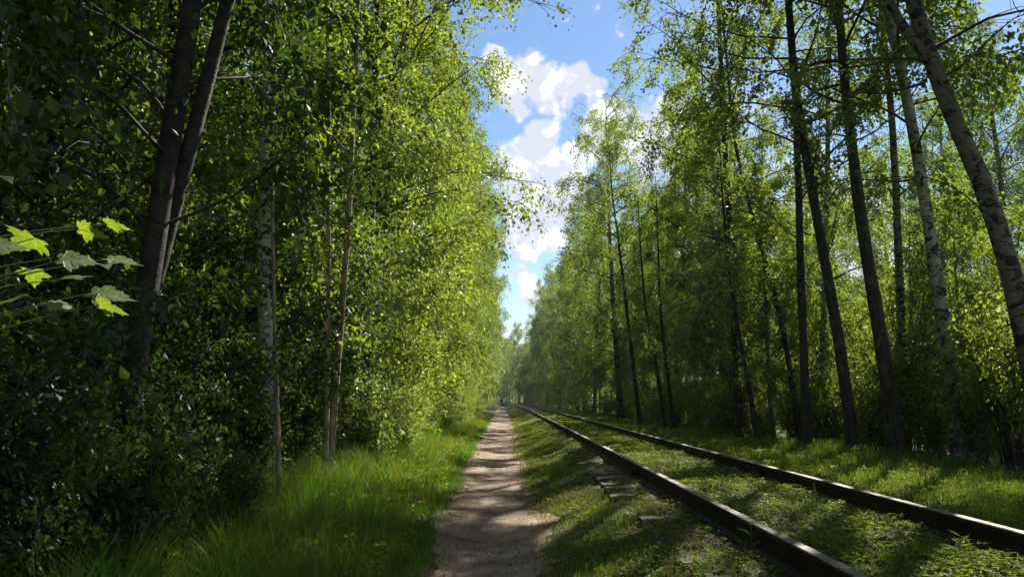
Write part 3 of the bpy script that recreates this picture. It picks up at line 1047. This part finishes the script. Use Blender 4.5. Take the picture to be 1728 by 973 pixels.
# left: leafy young trees at the path's edge, tall birches behind, dark wood beyond
for yy in along(13.5, 34, 1.5):
    put('young', 4, bend(yy) - 3.45 + R.uniform(-.6, .35), yy, R.uniform(.5, 1.15), 'young_aspen', '{n} sunlit young aspen from the near end of the left path edge', 'young aspens lining the left of the path nearby')
for yy in along(34, 66, 2.0):
    put('young', 4, bend(yy) - 3.7 + R.uniform(-.6, .6), yy, R.uniform(.55, 1.3), 'young_aspen', '{n} young aspen along the middle stretch of the left path edge', 'young aspens lining the left of the path midway')
for yy in along(66, 185, 3.4):
    put('far_young', 2, path_x(yy) - 3.3 + R.uniform(-.5, .6), yy, R.uniform(.8, 1.2), 'young_aspen', 'small far young aspen at the left edge of the path towards its end', 'far young aspens left of the path')
for yy in along(19, 40, 3.6):
    put('tall', 4, bend(yy) - 4.3 + R.uniform(-.7, .7), yy, R.uniform(.82, 1.0), 'birch_tree', '{n} tall bright birch rising behind the near young aspens on the left', 'tall birches left of the path')
for yy in along(40, 72, 4.0):
    put('tall', 4, bend(yy) - 3.2 + R.uniform(-.6, .6), yy, R.uniform(.8, 1.12), 'birch_tree', '{n} tall birch with hanging boughs midway along the left row', 'tall birches midway on the left')
for yy in along(72, 185, 5.5):
    put('far_tall', 3, path_x(yy) - 3.1 + R.uniform(-.8, .6), yy, R.uniform(.75, 1.12), 'birch_tree', 'far tall birch in the left row towards the end of the path', 'far tall birches on the left')
for yy in along(-3, 60, 3.6):
    put('tall', 4, -9.5 + R.uniform(-1.3, 1.3), yy, R.uniform(.85, 1.05), 'birch_tree', 'shaded tall tree in the dark wood left of the path', 'trees in the dark wood on the left')
for yy in along(-5, 12, 2.8):
    put('tall', 4, -5.6 + R.uniform(-.6, .6), yy, R.uniform(.7, .95), 'birch_tree', '{n} shaded tall tree behind the near left shrubs, counted from the camera', 'shaded trees close on the near left')
for yy in along(2, 60, 4.2):
    put('tall', 4, -14.5 + R.uniform(-1.6, 1.6), yy, R.uniform(.85, 1.05), 'birch_tree', 'shaded tall tree in the dark wood left of the path', 'trees in the dark wood on the left')
for yy in along(4, 40, 5.0):
    put('spruce', 2, -12 + R.uniform(-1, 1), yy, R.uniform(.6, .9), 'spruce_tree', 'dark spruce standing deep in the shaded wood on the left', 'spruces in the dark wood on the left')
for yy in along(5, 60, 4.5):
    put('spruce', 2, -19 + R.uniform(-1.5, 1.5), yy, R.uniform(.7, 1.0), 'spruce_tree', 'dark spruce standing deep in the shaded wood on the left', 'spruces in the dark wood on the left')

# right: a thin strip of wood with open light behind
for yy in along(26, 62, 4.4):
    put('tall', 4, bend(yy) + 9.7 + R.uniform(-.8, .8), yy, R.uniform(.66, .92), 'birch_tree', '{n} leafy birch along the front of the right-hand wood', 'birches fronting the right-hand wood')
for yy in along(28, 60, 5.0):
    put('thin', 3, bend(yy) + 10.6 + R.uniform(-.8, .8), yy, R.uniform(.7, .95), 'birch_tree', '{n} thin-crowned birch inside the front of the right-hand wood', 'thin birches in the right-hand wood')
for yy in along(12, 80, 3.2):
    put('tall', 4, bend(yy) + 24.5 + R.uniform(-2, 2), yy, R.uniform(.8, 1.08), 'birch_tree', 'sunlit birch across the clearing behind the right-hand wood', 'birches across the clearing on the right')
for yy in along(14, 70, 4.0):
    put('young', 4, bend(yy) + 21.5 + R.uniform(-1.5, 1.5), yy, R.uniform(.7, 1.2), 'young_aspen', 'sunlit young aspen across the clearing behind the right-hand wood', 'young aspens across the clearing on the right')
for yy in along(62, 190, 4.0):
    put('far_tall', 3, bend(yy) + 7.4 + R.uniform(-1.0, .8), yy, R.uniform(.78, 1.10), 'birch_tree', 'far tall birch in the right row towards the end of the track', 'far tall birches on the right')
for yy in along(64, 185, 8.0):
    put('far_tall', 3, bend(yy) + 14.5 + R.uniform(-1.2, 1.2), yy, R.uniform(.9, 1.1), 'birch_tree', 'far tall birch in the second row right of the track', 'far tall birches behind on the right')
for yy in along(24, 62, 2.3):
    put('young', 4, bend(yy) + 8.5 + R.uniform(-.7, 1.2), yy, R.uniform(.65, 1.0), 'young_aspen', '{n} leafy young aspen along the bright thicket right of the track', 'young aspens in the right thicket')
for yy in along(62, 185, 4.0):
    put('far_young', 2, bend(yy) + 7.8 + R.uniform(-.7, .9), yy, R.uniform(.7, 1.1), 'young_aspen', 'small far young aspen right of the track towards its end', 'far young aspens right of the track')
for yy in along(15, 29, 1.9):
    put('young', 4, 11.0 + R.uniform(-.8, .9), yy, R.uniform(.5, .95), 'young_aspen', '{n} bushy young aspen behind the dark right-hand trunks, counted from the near end', 'young aspens behind the right trunks')
for k in range(24):
    put('far_young', 2, -34 + 2.0 * k + R.uniform(-.6, .6), 240 + R.uniform(-5, 5), R.uniform(.8, 1.3), 'leafy_bush', 'far bush closing the end of the line', 'bushes closing the far end', 'shrub')
for k in range(12):
    put('far_young', 2, -11 + 1.3 * k + R.uniform(-.4, .4), 219 - .5 * k + R.uniform(-2, 2), R.uniform(.35, .7), 'leafy_bush', 'far bush closing the end of the line', 'bushes closing the far end', 'shrub')
# closing the view where the line bends away
for k, (x, yy, s) in enumerate([(2.2, 192, .62), (0, 203, .66), (5.5, 190, .75), (3.6, 204, .8), (-3, 212, .7), (-6.5, 220, .7), (8, 206, .9), (-10, 226, .8), (-14, 232, .9), (1, 212, .8), (-1.5, 206, .8), (-2.5, 208, .85), (-4.5, 214, .85), (-.5, 218, .95), (-3.5, 224, 1.0), (-5.5, 228, 1.0), (1.5, 222, 1.0), (-1.5, 230, 1.05), (-8, 232, 1.0), (3.4, 214, .9), (4.6, 176, .6), (5.0, 164, .66)]):
    put('far_tall', 3, x, yy, s, 'birch_tree', 'distant tree closing the view where the line bends away', 'trees closing the far end')
for (x, yy, s) in [(5.6, 184, 1.10), (9.5, 190, .95)]:
    put('spruce', 2, x, yy, s, 'spruce_tree', 'dark pointed spruce at the far end of the line', 'spruces at the far end')

# ---- shrubs
for k, yy in enumerate(along(3.4, 14.5, 0.62)):
    shrub('shrub', R.randrange(4), ((-3.05 if yy < 6.6 else -3.95) + R.uniform(-.25, .3), yy, float(ground_z(-3.9, yy)) - .04), R.uniform(0, 6.28), R.uniform(.65, 1.0),
          '{n} dark shrub from the camera along the left grass verge', 'shaded shrubs on the near left')
for k, yy in enumerate(along(4.3, 7.2, 0.45)):
    shrub('shrub', R.randrange(4), (-2.72 + R.uniform(-.12, .12), yy, float(ground_z(-2.7, yy)) - .04), R.uniform(0, 6.28), R.uniform(.34, .50),
          '{n} low dark bush from the camera at the left end of the grass', 'low dark bushes at the near left')
for k, yy in enumerate(along(2.5, 26, 0.95)):
    shrub('shrub', R.randrange(4), (-4.9 + R.uniform(-.7, .7), yy, float(ground_z(-5.6, yy)) - .04), R.uniform(0, 6.28), R.uniform(.95, 1.5),
          'tall dark shrub inside the wood behind the near left shrubs', 'tall shaded shrubs inside the left wood')
for k, yy in enumerate(along(3.0, 30, 1.7)):
    shrub('shrub', R.randrange(4), (-8.2 + R.uniform(-.9, .9), yy, float(ground_z(-8.2, yy)) - .04), R.uniform(0, 6.28), R.uniform(1.1, 1.7),
          'tall dark shrub deep inside the left-hand wood', 'tall shaded shrubs deep in the left wood')
for k, yy in enumerate(along(14.5, 50, 1.5)):
    shrub('light_shrub', R.randrange(3), (bend(yy) - 2.65 + R.uniform(-.3, .25), yy, float(ground_z(-3.1, yy)) - .04), R.uniform(0, 6.28), R.uniform(.5, .85),
          '{n} low bright shrub along the back of the tall left grass', 'low bright shrubs along the left verge')
for k, yy in enumerate(along(13, 30, 1.3)):
    shrub('thicket', R.randrange(3), (9.9 + R.uniform(-.7, 1.2), yy, float(ground_z(9.8, yy)) - .04), R.uniform(0, 6.28), R.uniform(.75, 1.15),
          '{n} thin-stemmed shrub under the dark right-hand trunks, counted from the near end', 'thin-stemmed shrubs under the right trunks')
for k, yy in enumerate(along(13, 34, 2.6)):
    shrub('thicket', R.randrange(3), (12.6 + R.uniform(-1.2, 1.2), yy, float(ground_z(12.6, yy)) - .04), R.uniform(0, 6.28), R.uniform(.85, 1.35),
          'thin-stemmed shrub further back in the right-hand wood', 'thin-stemmed shrubs further back on the right')
for k, yy in enumerate(along(14, 26, 1.6)):
    shrub('light_shrub', R.randrange(3), (9.2 + R.uniform(-.5, .6), yy, float(ground_z(9.2, yy)) - .04), R.uniform(0, 6.28), R.uniform(.5, .95),
          '{n} small leafy bush before the dark right-hand trunks, counted from the near end', 'small bushes at the foot of the right trunks')
for k, yy in enumerate(along(26, 62, 2.0)):
    shrub('light_shrub', R.randrange(3), (bend(yy) + 7.9 + R.uniform(-.5, .6), yy, float(ground_z(7.8, yy)) - .04), R.uniform(0, 6.28), R.uniform(.6, 1.0),
          '{n} low bright shrub along the foot of the right-hand thicket', 'low bright shrubs right of the track')


# ------------------------------------------------------------------ grass, herbs, litter, gravel
def bare_ends(x, y):
    """the sleeper ends lie bare where the ballast has washed out"""
    return ~((y > 7.6) & (y < 17.5) & (x > bend(y) + 1.10 + 0.12 * np.sin(y * 2.2)) & (np.sin(x * 37.0 + y * 53.0) > -0.55))


def blades(name, n, rng, xr, yr, hgt, wid, mat, label, cat=None, bendy=0.5, power=1.0, clump=0.0, keep=None, lat=None):
    """a field of curved blades; denser near the camera, wider far away so that it stays closed"""
    y = np.exp(rng.uniform(np.log(yr[0]), np.log(yr[1]), n))
    fx = rng.uniform(0, 1, n)
    x0, x1 = lat(y) if lat else (np.full(n, xr[0]) + bend(y), np.full(n, xr[1]) + bend(y))
    x = x0 + (x1 - x0) * fx
    if clump:
        x = x + rng.normal(0, .02, n)
        dens = 0.5 + 0.5 * np.sin(x * 5.1 + 2 * np.sin(y * 1.9)) * np.sin(y * 3.3 + 1.5 * np.sin(x * 2.2))
        k = rng.uniform(0, 1, n) < (1 - clump) + clump * dens
        x, y, fx = x[k], y[k], fx[k]
    if keep is not None:
        k = keep(x, y)
        x, y, fx = x[k], y[k], fx[k]
    n = len(x)
    z = ground_z(x, y)
    h = hgt(x, y, fx) * rng.uniform(0.55, 1.15, n)
    w = wid * rng.uniform(0.6, 1.3, n) * np.maximum(1.0, y / 9.0) ** 0.75
    az = rng.uniform(0, 2 * np.pi, n)
    lean = np.stack([np.cos(az), np.sin(az), np.zeros(n)], 1) * (bendy * rng.uniform(0.2, 1.0, n) * h)[:, None]
    fa = rng.uniform(0, np.pi, n)
    sd_ = np.stack([np.cos(fa), np.sin(fa), np.zeros(n)], 1) * w[:, None] * 0.5
    b0 = np.stack([x, y, z - 0.01], 1)
    m = b0 + lean * 0.35 + np.array([0, 0, 1]) * (h * 0.6)[:, None]
    tp_ = b0 + lean + np.array([0, 0, 1]) * (h * 0.97)[:, None]
    v = np.stack([b0 - sd_, b0 + sd_, m + sd_ * .75, m - sd_ * .75, tp_], 1).reshape(-1, 3)
    i = np.arange(n)[:, None] * 5
    mb = MB()
    mb.add(v, quads=i + np.array([[0, 1, 2, 3]]), tris=i + np.array([[3, 2, 4]]))
    o = link(name, mb.mesh(name, [mat]))
    tag(o, label, cat, None, 'stuff')
    return o


G = np.random.default_rng(21)
left_edge = lambda y: path_x(y) - path_half(y)
right_edge = lambda y: path_x(y) + path_half(y)
blades('tall_grass', 60000, G, None, (2.6, 70), lambda x, y, f: (0.15 + 0.54 * np.clip((1 - f) * 1.9, 0, 1)) * (0.72 + .34 * np.sin(y * 2.1 + 2 * np.sin(x * 3.1)) * np.sin(x * 4.3 + y)), 0.0075, M['grass'],
       'tall lush green grass on the verge between shrubs and path', 'grass', 0.85, clump=0.6, lat=lambda y: (left_edge(y) - 2.35, left_edge(y) + 0.04))
blades('pale_grass', 15000, G, None, (2.8, 60), lambda x, y, f: 0.36 + 0.38 * (1 - f) * np.abs(np.sin(y * 1.7 + x * 2.9)), 0.006, M['dry_grass'],
       'pale flowering stems and older blades among the tall verge grass', 'grass', 0.9, clump=0.8, lat=lambda y: (left_edge(y) - 2.3, left_edge(y) - 0.15))
blades('path_edge_grass', 6000, G, None, (2.6, 45), lambda x, y, f: 0.05 + 0.03 * np.sin(y * 5), 0.006, M['dry_grass'],
       'thin tufts of grass creeping onto the edges of the path', 'grass', 1.0, clump=0.9, lat=lambda y: (left_edge(y) - .05, left_edge(y) + .26))
blades('verge_grass', 26000, G, None, (2.6, 60), lambda x, y, f: 0.10 + 0.0 * x, 0.007, M['grass'],
       'short worn grass along the left edge of the path', 'grass', 0.8, clump=0.5, lat=lambda y: (left_edge(y) - 0.8, left_edge(y) + 0.10))
blades('bank_grass', 42000, G, None, (2.6, 110), lambda x, y, f: 0.055 + 0.05 * np.clip(np.sin(x * 3 + y * 1.3), 0, 1), 0.0065, M['dry_grass'],
       'short patchy grass on the bank between path and left rail', 'grass', 0.9, clump=0.55, keep=bare_ends, lat=lambda y: (right_edge(y) - 0.16, bend(y) + 1.5))
blades('bank_turf', 14000, G, None, (2.6, 90), lambda x, y, f: 0.07 + 0.06 * np.clip(np.sin(x * 2.3 - y * .9), 0, 1), 0.007, M['grass'],
       'greener turf in patches on the bank beside the path', 'grass', 0.9, clump=0.8, keep=bare_ends, lat=lambda y: (right_edge(y) - 0.05, bend(y) + 1.4))
blades('track_grass', 32000, G, (1.78, 3.2), (3.2, 110), lambda x, y, f: 0.05 + 0.03 * np.sin(x * 4 + y), 0.006, M['dry_grass'],
       'sparse low grass growing between the two rails', 'grass', 0.9, clump=0.7)
blades('meadow_grass', 46000, G, (3.5, 9.2), (6.0, 110), lambda x, y, f: 0.10 + 0.16 * f, 0.009, M['grass'],
       'green grass on the verge between right rail and trees', 'grass', 0.6, clump=0.35)
blades('seeding_grass', 24000, G, (3.6, 7.5), (7.0, 60), lambda x, y, f: 0.13 + 0.1 * f, 0.009, M['dry_grass'],
       'yellowish grass patches on the right verge beside the rail', 'grass', 0.8, clump=0.8)
blades('wood_grass', 8000, G, None, (3.0, 16), lambda x, y, f: 0.30 + 0 * x, 0.009, M['grass'],
       'dark grass and weeds under the left-hand shrubs', 'grass', 0.8, clump=0.5, lat=lambda y: (left_edge(y) - 5.0, left_edge(y) - 2.1))


def herbs(name, n, rng, xr, yr, size, mat, label, hmax, clump=0.6, lat=None, keep=None):
    """low broad-leaved plants: small rosettes of nearly level leaflets"""
    y = np.exp(rng.uniform(np.log(yr[0]), np.log(yr[1]), n))
    x0, x1 = lat(y) if lat else (xr[0] + bend(y), xr[1] + bend(y))
    x = x0 + (x1 - x0) * rng.uniform(0, 1, n)
    dens = 0.5 + 0.5 * np.sin(x * 3.7 + 2 * np.sin(y * 1.3) + 1) * np.sin(y * 2.1 + 1.5 * np.sin(x * 3.2))
    k = rng.uniform(0, 1, n) < (1 - clump) + clump * dens ** 1.5
    if keep is not None:
        k &= keep(x, y)
    x, y = x[k], y[k]
    n = len(x)
    L = 5
    h = rng.uniform(0.02, hmax, n)
    c = np.repeat(np.stack([x, y, ground_z(x, y) + h], 1), L, 0)
    az = rng.uniform(0, 6.28, n * L)
    s = np.repeat(size * rng.uniform(.6, 1.3, n) * np.maximum(1, y / 10.0) ** 0.6, L)
    ax = np.stack([np.cos(az), np.sin(az), rng.normal(-.05, .25, n * L)], 1)
    c = c + ax * s[:, None] * 0.6
    c[:, 2] = np.maximum(c[:, 2], ground_z(c[:, 0], c[:, 1]) + .012)
    nor = unit(rng.normal(0, .3, (n * L, 3)) + np.array([0, 0, 1]))
    mb = MB()
    mb.leaves(c, ax, nor, s, s * 0.6)
    o = link(name, mb.mesh(name, [mat]))
    tag(o, label, 'plants', None, 'stuff')


herbs('ground_cover', 15000, G, (1.78, 3.2), (3.2, 60), 0.036, M['herb'], 'low yellow-green leafy plants growing between the rails', 0.07, 0.6)
herbs('bank_plants', 9000, G, None, (2.6, 40), 0.034, M['herb'], 'small leafy plants scattered on the bank beside the path', 0.05, 0.8, lat=lambda y: (right_edge(y) + .1, bend(y) + 1.62), keep=bare_ends)
herbs('grass_weeds', 3500, G, None, (2.8, 30), 0.055, M['herb'], 'broad-leaved weeds among the tall grass left of the path', 0.30, 0.85, lat=lambda y: (left_edge(y) - 2.3, left_edge(y) - .1))
herbs('verge_plants', 8000, G, (3.5, 8.5), (6, 50), 0.05, M['herb'], 'leafy weeds among the grass on the right verge', 0.16, 0.8)
herbs('wood_plants', 6000, G, None, (3, 30), 0.07, M['shrub_leaf'], 'dark leafy undergrowth on the floor of the left wood', 0.35, 0.4, lat=lambda y: (left_edge(y) - 6.5, left_edge(y) - 1.9))


def litter(name, n, rng, lat, yr, size, mat, label, tall=0.006):
    y = np.exp(rng.uniform(np.log(yr[0]), np.log(yr[1]), n))
    x0, x1 = lat(y)
    x = x0 + (x1 - x0) * rng.beta(.8, .8, n)
    s = size * rng.uniform(.4, 1.4, n) * np.maximum(1, y / 10.0) ** 0.5
    az = rng.uniform(0, 6.28, n)
    ax = np.stack([np.cos(az), np.sin(az), rng.normal(0, .12, n)], 1)
    nor = unit(rng.normal(0, .25, (n, 3)) + np.array([0, 0, 1]))
    mb = MB()
    mb.leaves(np.stack([x, y, ground_z(x, y) + tall + 0.012], 1), ax, nor, s, s * .6, fold=.2)
    o = link(name, mb.mesh(name, [mat]))
    tag(o, label, 'leaf litter', None, 'stuff')


litter('leaf_litter', 4200, G, lambda y: (left_edge(y) - .05, right_edge(y) + .1), (2.6, 30), 0.024, M['litter'], 'scraps of dry leaves and twigs lying on the path')
litter('track_litter', 9000, G, lambda y: (1.25 + bend(y), 3.8 + bend(y)), (3.0, 40), 0.042, M['litter'], 'brown dead leaves lying along the track bed')


def pebbles(name, n, rng, lat, yr, size, mat, label, sink=0.3):
    t0 = np.array([(1, 0, 0), (.3, .95, 0), (-.8, .6, 0), (-.8, -.6, 0), (.3, -.95, 0), (.1, .1, .75), (0, 0, -.6)])
    tr = np.array([(0, 1, 5), (1, 2, 5), (2, 3, 5), (3, 4, 5), (4, 0, 5), (1, 0, 6), (2, 1, 6), (3, 2, 6), (4, 3, 6), (0, 4, 6)])
    y = np.exp(rng.uniform(np.log(yr[0]), np.log(yr[1]), n))
    x0, x1 = lat(y)
    x = x0 + (x1 - x0) * rng.uniform(0, 1, n)
    s = size * rng.lognormal(0, .45, n)
    az = rng.uniform(0, 6.28, n)
    ca, sa = np.cos(az), np.sin(az)
    V = t0[None] * (1 + .25 * rng.standard_normal((n, 7, 3))) * s[:, None, None] * np.array([1, .8, .75])
    X = V[..., 0] * ca[:, None] - V[..., 1] * sa[:, None] + x[:, None]
    Y = V[..., 0] * sa[:, None] + V[..., 1] * ca[:, None] + y[:, None]
    Z = V[..., 2] + (ground_z(x, y) + s * sink)[:, None]
    mb = MB()
    mb.add(np.stack([X, Y, Z], -1).reshape(-1, 3), tris=(np.arange(n)[:, None, None] * 7 + tr[None]).reshape(-1, 3))
    o = link(name, mb.mesh(name, [mat]))
    tag(o, label, 'gravel', None, 'stuff')


pebbles('gravel', 900, G, lambda y: (left_edge(y), right_edge(y) + .15), (2.6, 26), 0.009, M['stone'], 'small stones trodden into the earth of the path')
pebbles('ballast_gravel', 4500, G, lambda y: (1.2 + bend(y), 3.75 + bend(y)), (3, 40), 0.017, M['stone'], 'dark gravel lying between and beside the rails', .2)

# ------------------------------------------------------------------ foreground maple sapling
lobes = [(0.0, -0.02), (0.16, -0.10), (0.30, -0.06), (0.26, 0.04), (0.42, 0.08), (0.52, 0.20), (0.40, 0.22), (0.44, 0.32), (0.30, 0.32), (0.20, 0.36),
         (0.24, 0.48), (0.16, 0.52), (0.17, 0.64), (0.08, 0.66), (0.0, 0.84)]


def maple_leaf_mesh(seed):
    r = np.random.default_rng(seed)
    out_ = [(x * (1 + .06 * r.standard_normal()), yv + .015 * r.standard_normal()) for x, yv in lobes]
    left = [(-x * (1 + .06 * r.standard_normal()), yv + .012 * r.standard_normal()) for x, yv in reversed(lobes[1:-1])]
    rim = np.array(out_ + left)
    cen = np.array([0.0, 0.16])
    mid = cen + (rim - cen) * 0.5

    def lift(p):
        x, yv = p[:, 0], p[:, 1]
        return 0.16 * np.abs(x) - 0.30 * x * x - 0.22 * np.maximum(yv - .1, 0) ** 1.5 + 0.02 * np.sin(9 * yv + 7 * x)
    P = np.concatenate([[cen], mid, rim])
    n = len(rim)
    V = np.stack([P[:, 0], P[:, 1], lift(P)], 1)
    V[:, 2] += 0.008 * r.standard_normal(len(V))
    i = np.arange(n)
    j = (i + 1) % n
    mb = MB()
    mb.add(V, quads=np.stack([1 + i, 1 + n + i, 1 + n + j, 1 + j], 1), tris=np.stack([np.zeros(n, int), 1 + i, 1 + j], 1))
    return mb.mesh('leaf', [M['maple_leaf']], smooth=True)


ML = [maple_leaf_mesh(700 + k) for k in range(4)]
mp_base = np.array([-1.62, 1.95, float(ground_z(-1.62, 1.95)) - .03])
maple = link('maple_sapling', None, None, mp_base)
tag(maple, 'young maple with big jagged sunlit leaves at the near left edge', 'sapling')
ms = MB()
stem = np.array([(0, 0, 0), (.03, .02, .5), (.0, .05, 1.0), (.04, .04, 1.5), (.02, .08, 2.0)])
ms.tube(resample(stem, 10), np.linspace(.014, .005, 10), 7)
link('stem', ms.mesh('stem', [M['petiole']], smooth=True), maple)
# (u, v, dist, size m, yaw, tilt towards camera, roll)
LV = [(72, 402, 2.00, .155, 60, -10, 28), (118, 438, 1.95, .150, -60, 5, 36), (172, 494, 2.05, .165, -80, -4, 32), (182, 514, 2.00, .120, -72, -14, -26),
      (148, 386, 2.20, .130, -66, -10, -26), (196, 378, 2.25, .110, -85, -6, -20), (198, 436, 2.10, .135, -80, -4, 24), (2, 414, 1.90, .130, -50, 8, 36),
      (40, 505, 1.92, .150, 75, -5, -24), (98, 512, 1.98, .130, -78, -12, 20), (68, 456, 2.15, .120, 20, -24, 6), (150, 430, 2.2, .10, 40, -22, 12), (128, 470, 2.25, .12, -30, 22, 10)]
for k, (u, v, dd, s, yaw, tilt, roll) in enumerate(LV):
    P = at(u - 14, v, dd) - mp_base
    o = link('leaf', ML[k % 4], maple, P, (math.radians(tilt), math.radians(roll), math.radians(yaw)), s * 0.80)
    # leaf stalk from the stem to the leaf's heart
    pb = MB()
    z0 = max(0.9, P[2] - 0.10 - 0.25 * abs(P[0]) * .5)
    a = np.array([np.interp(z0, stem[:, 2], stem[:, 0]), np.interp(z0, stem[:, 2], stem[:, 1]), z0])
    pts = np.array([a, a * .55 + P * .45 + np.array([0, 0, .03]), P])
    pb.tube(resample(pts, 6), np.linspace(.0035, .0014, 6), 5)
    link('leaf_stalk', pb.mesh('leaf_stalk', [M['petiole']], smooth=True), maple)

# ------------------------------------------------------------------ a few single weeds in the foreground
def weed(name, label, x, y_, nl, size, hgt, mat, seed, spread_=0.12, upright=0.4):
    r = np.random.default_rng(seed)
    root = link(name, None, None, (x, y_, float(ground_z(x, y_))))
    tag(root, label, 'weed')
    st = MB()
    top = np.array([r.normal(0, .02), r.normal(0, .02), hgt])
    st.tube(np.array([(0, 0, -.02), top * .5 + r.normal(0, .006, 3), top]), [.004, .003, .0018], 5)
    link('stem', st.mesh('stem', [M['petiole']], smooth=True), root)
    for k in range(nl):
        f = (k + .6) / nl
        az = k * 2.4 + r.normal(0, .3)
        mb = MB()
        ax = np.array([[math.cos(az), math.sin(az), upright + .3 * f]])
        L = size * (1.1 - .5 * f)
        mb.leaves((top * f)[None] + unit(ax) * L * .5, ax, np.array([[0, 0, 1.0]]), L, L * .42, fold=.15)
        link('leaf', mb.mesh('leaf', [mat]), root)


for (u, v, h, nl, sz, lab) in [(1268, 928, .20, 3, .13, 'upright broad-leaved weed against the near side of the left rail'),
                               (1242, 880, .20, 7, .05, 'bushy little weed where the left rail comes nearest its sleepers'),
                               (1165, 770, .26, 9, .06, 'leafy weed standing between the rails in the middle distance'),
                               (1620, 945, .16, 5, .13, 'large-leaved weed between the rails at the lower right'),
                               (1375, 838, .16, 6, .045, 'small flowering weed close to the inner side of the right rail')]:
    zt = 0.3 if v != 0 else 0
    dist = (CAM_Z - zt) * FPX / (v - 674)
    P = at(u, v, dist)
    weed('weed', lab, float(P[0]), float(P[1]), nl, sz, h, M['herb'], int(u))


def seed_grass(x, y_, hgt, seed, label):
    r = np.random.default_rng(seed)
    root = link('flowering_grass', None, None, (x, y_, float(ground_z(x, y_))))
    tag(root, label, 'grass')
    st = MB()
    top = np.array([r.normal(0, .06), r.normal(0, .06), hgt])
    pts = resample(np.array([(0, 0, -.02), top * np.array([.3, .3, .5]), top]), 7)
    st.tube(pts, np.linspace(.003, .0012, 7), 4)
    link('stem', st.mesh('stem', [M['dry_grass']], smooth=True), root)
    n = 60
    q = r.uniform(.68, 1, n)
    c = np.stack([np.interp(q, np.linspace(0, 1, 7), pts[:, k]) for k in range(3)], 1) + r.normal(0, .018, (n, 3))
    mb = MB()
    mb.leaves(c, unit(r.normal(0, .5, (n, 3)) + np.array([0, 0, .8])), unit(r.normal(0, 1, (n, 3))), .016, .006)
    o = link('seed_head', mb.mesh('seed_head', [M['dry_grass']]), root)
    o['kind'] = 'stuff'


for k, (x, y_, h) in enumerate([(-1.0, 3.6, .50), (-1.12, 3.75, .42), (-.94, 3.85, .46), (-1.9, 3.7, .42), (-2.2, 3.9, .48)]):
    seed_grass(x, y_, h, 800 + k, 'pale feathery flowering grass stem at the bottom left of the verge')

# ------------------------------------------------------------------ the far walker on the path
PY = 150.0
PX = float(path_x(PY)) + 0.02
pz = float(ground_z(PX, PY))
person = link('person', None, None, (PX, PY, pz), (0, 0, 0.1))
tag(person, 'far small person in dark clothes walking on the path', 'person')
verts = [(0, 0, .95), (0, .01, 1.12), (0, .0, 1.32), (0, 0, 1.46), (0, .0, 1.54),
         (.10, 0, .90), (.11, .10, .50), (.10, .05, .09), (.10, .17, .035),
         (-.10, 0, .90), (-.11, -.06, .50), (-.10, -.24, .12), (-.10, -.13, .05),
         (.19, 0, 1.40), (.24, -.08, 1.13), (.25, .06, .90), (-.19, 0, 1.40), (-.24, .06, 1.13), (-.25, .20, .93)]
edges = [(0, 1), (1, 2), (2, 3), (3, 4), (0, 5), (5, 6), (6, 7), (7, 8), (0, 9), (9, 10), (10, 11), (11, 12), (2, 13), (13, 14), (14, 15), (2, 16), (16, 17), (17, 18)]
rad = [.15, .14, .17, .07, .055, .10, .065, .045, .04, .10, .065, .045, .04, .065, .048, .035, .065, .048, .035]


def skin_body(name, verts, edges, rad, mats, parent):
    me = bpy.data.meshes.new(name)
    me.from_pydata(verts, edges, [])
    for m in mats:
        me.materials.append(m)
    o = link(name, me, parent)
    mod = o.modifiers.new('skin', 'SKIN')
    for i, sv in enumerate(me.skin_vertices[0].data):
        sv.radius = (rad[i], rad[i] * .8)
        sv.use_root = (i == 0)
    o.modifiers.new('sub', 'SUBSURF').levels = 2
    o.modifiers['sub'].render_levels = 2
    return o


M['dark_cloth'] = simple_mat('dark_cloth', (0.020, 0.020, 0.024), 0.9)
M['skin'] = simple_mat('skin', (0.42, 0.26, 0.19), 0.6, var=.1)
M['hair'] = simple_mat('hair', (0.03, 0.022, 0.016), 0.7)
skin_body('body', verts, edges, rad, [M['dark_cloth']], person)


def ball(name, c, r, mat, parent, n=10, cut=None):
    mb = MB()
    th = np.linspace(0, np.pi, n)
    ph = np.linspace(0, 2 * np.pi, n * 2, endpoint=False)
    V = np.array([[(c[0] + r[0] * math.sin(a) * math.cos(b2), c[1] + r[1] * math.sin(a) * math.sin(b2), c[2] + r[2] * math.cos(a) * (1 if cut is None or math.cos(a) > cut else .4)) for b2 in ph] for a in th])
    m = n * 2
    i = np.arange(n - 1)[:, None] * m
    j = np.arange(m)[None, :]
    k = (j + 1) % m
    mb.add(V.reshape(-1, 3), quads=np.stack([i + j, i + m + j, i + m + k, i + k], -1).reshape(-1, 4))
    return link(name, mb.mesh(name, [mat], smooth=True), parent)


ball('head', (0, 0.01, 1.645), (.078, .098, .115), M['skin'], person)
ball('hair', (0, 0.022, 1.668), (.086, .100, .105), M['hair'], person, cut=-.2)
for s in (1, -1):
    hp = (.25, .075, .86) if s > 0 else (-.25, .22, .89)
    ball('hand', hp, (.035, .045, .085), M['skin'], person, 6)

# ------------------------------------------------------------------ thin haze: a closed box of air round the whole scene
hz_m = bpy.data.materials.new('air')
hz_m.use_nodes = True
t = NT(hz_m.node_tree)
pv = t.n('ShaderNodeVolumePrincipled', Density=0.0003, Anisotropy=0.3)
pv.inputs['Color'].default_value = (0.82, 0.90, 1.0, 1)
o_ = t.n('ShaderNodeOutputMaterial')
t.link(pv.outputs[0], o_.inputs['Volume'])
mb = MB()
mb.box((-1250, -350, -3.0), (1250, 1600, 30.0))
hz = link('haze', mb.mesh('haze', [hz_m]))
tag(hz, 'thin bright summer haze filling the air along the line', None, None, 'stuff')
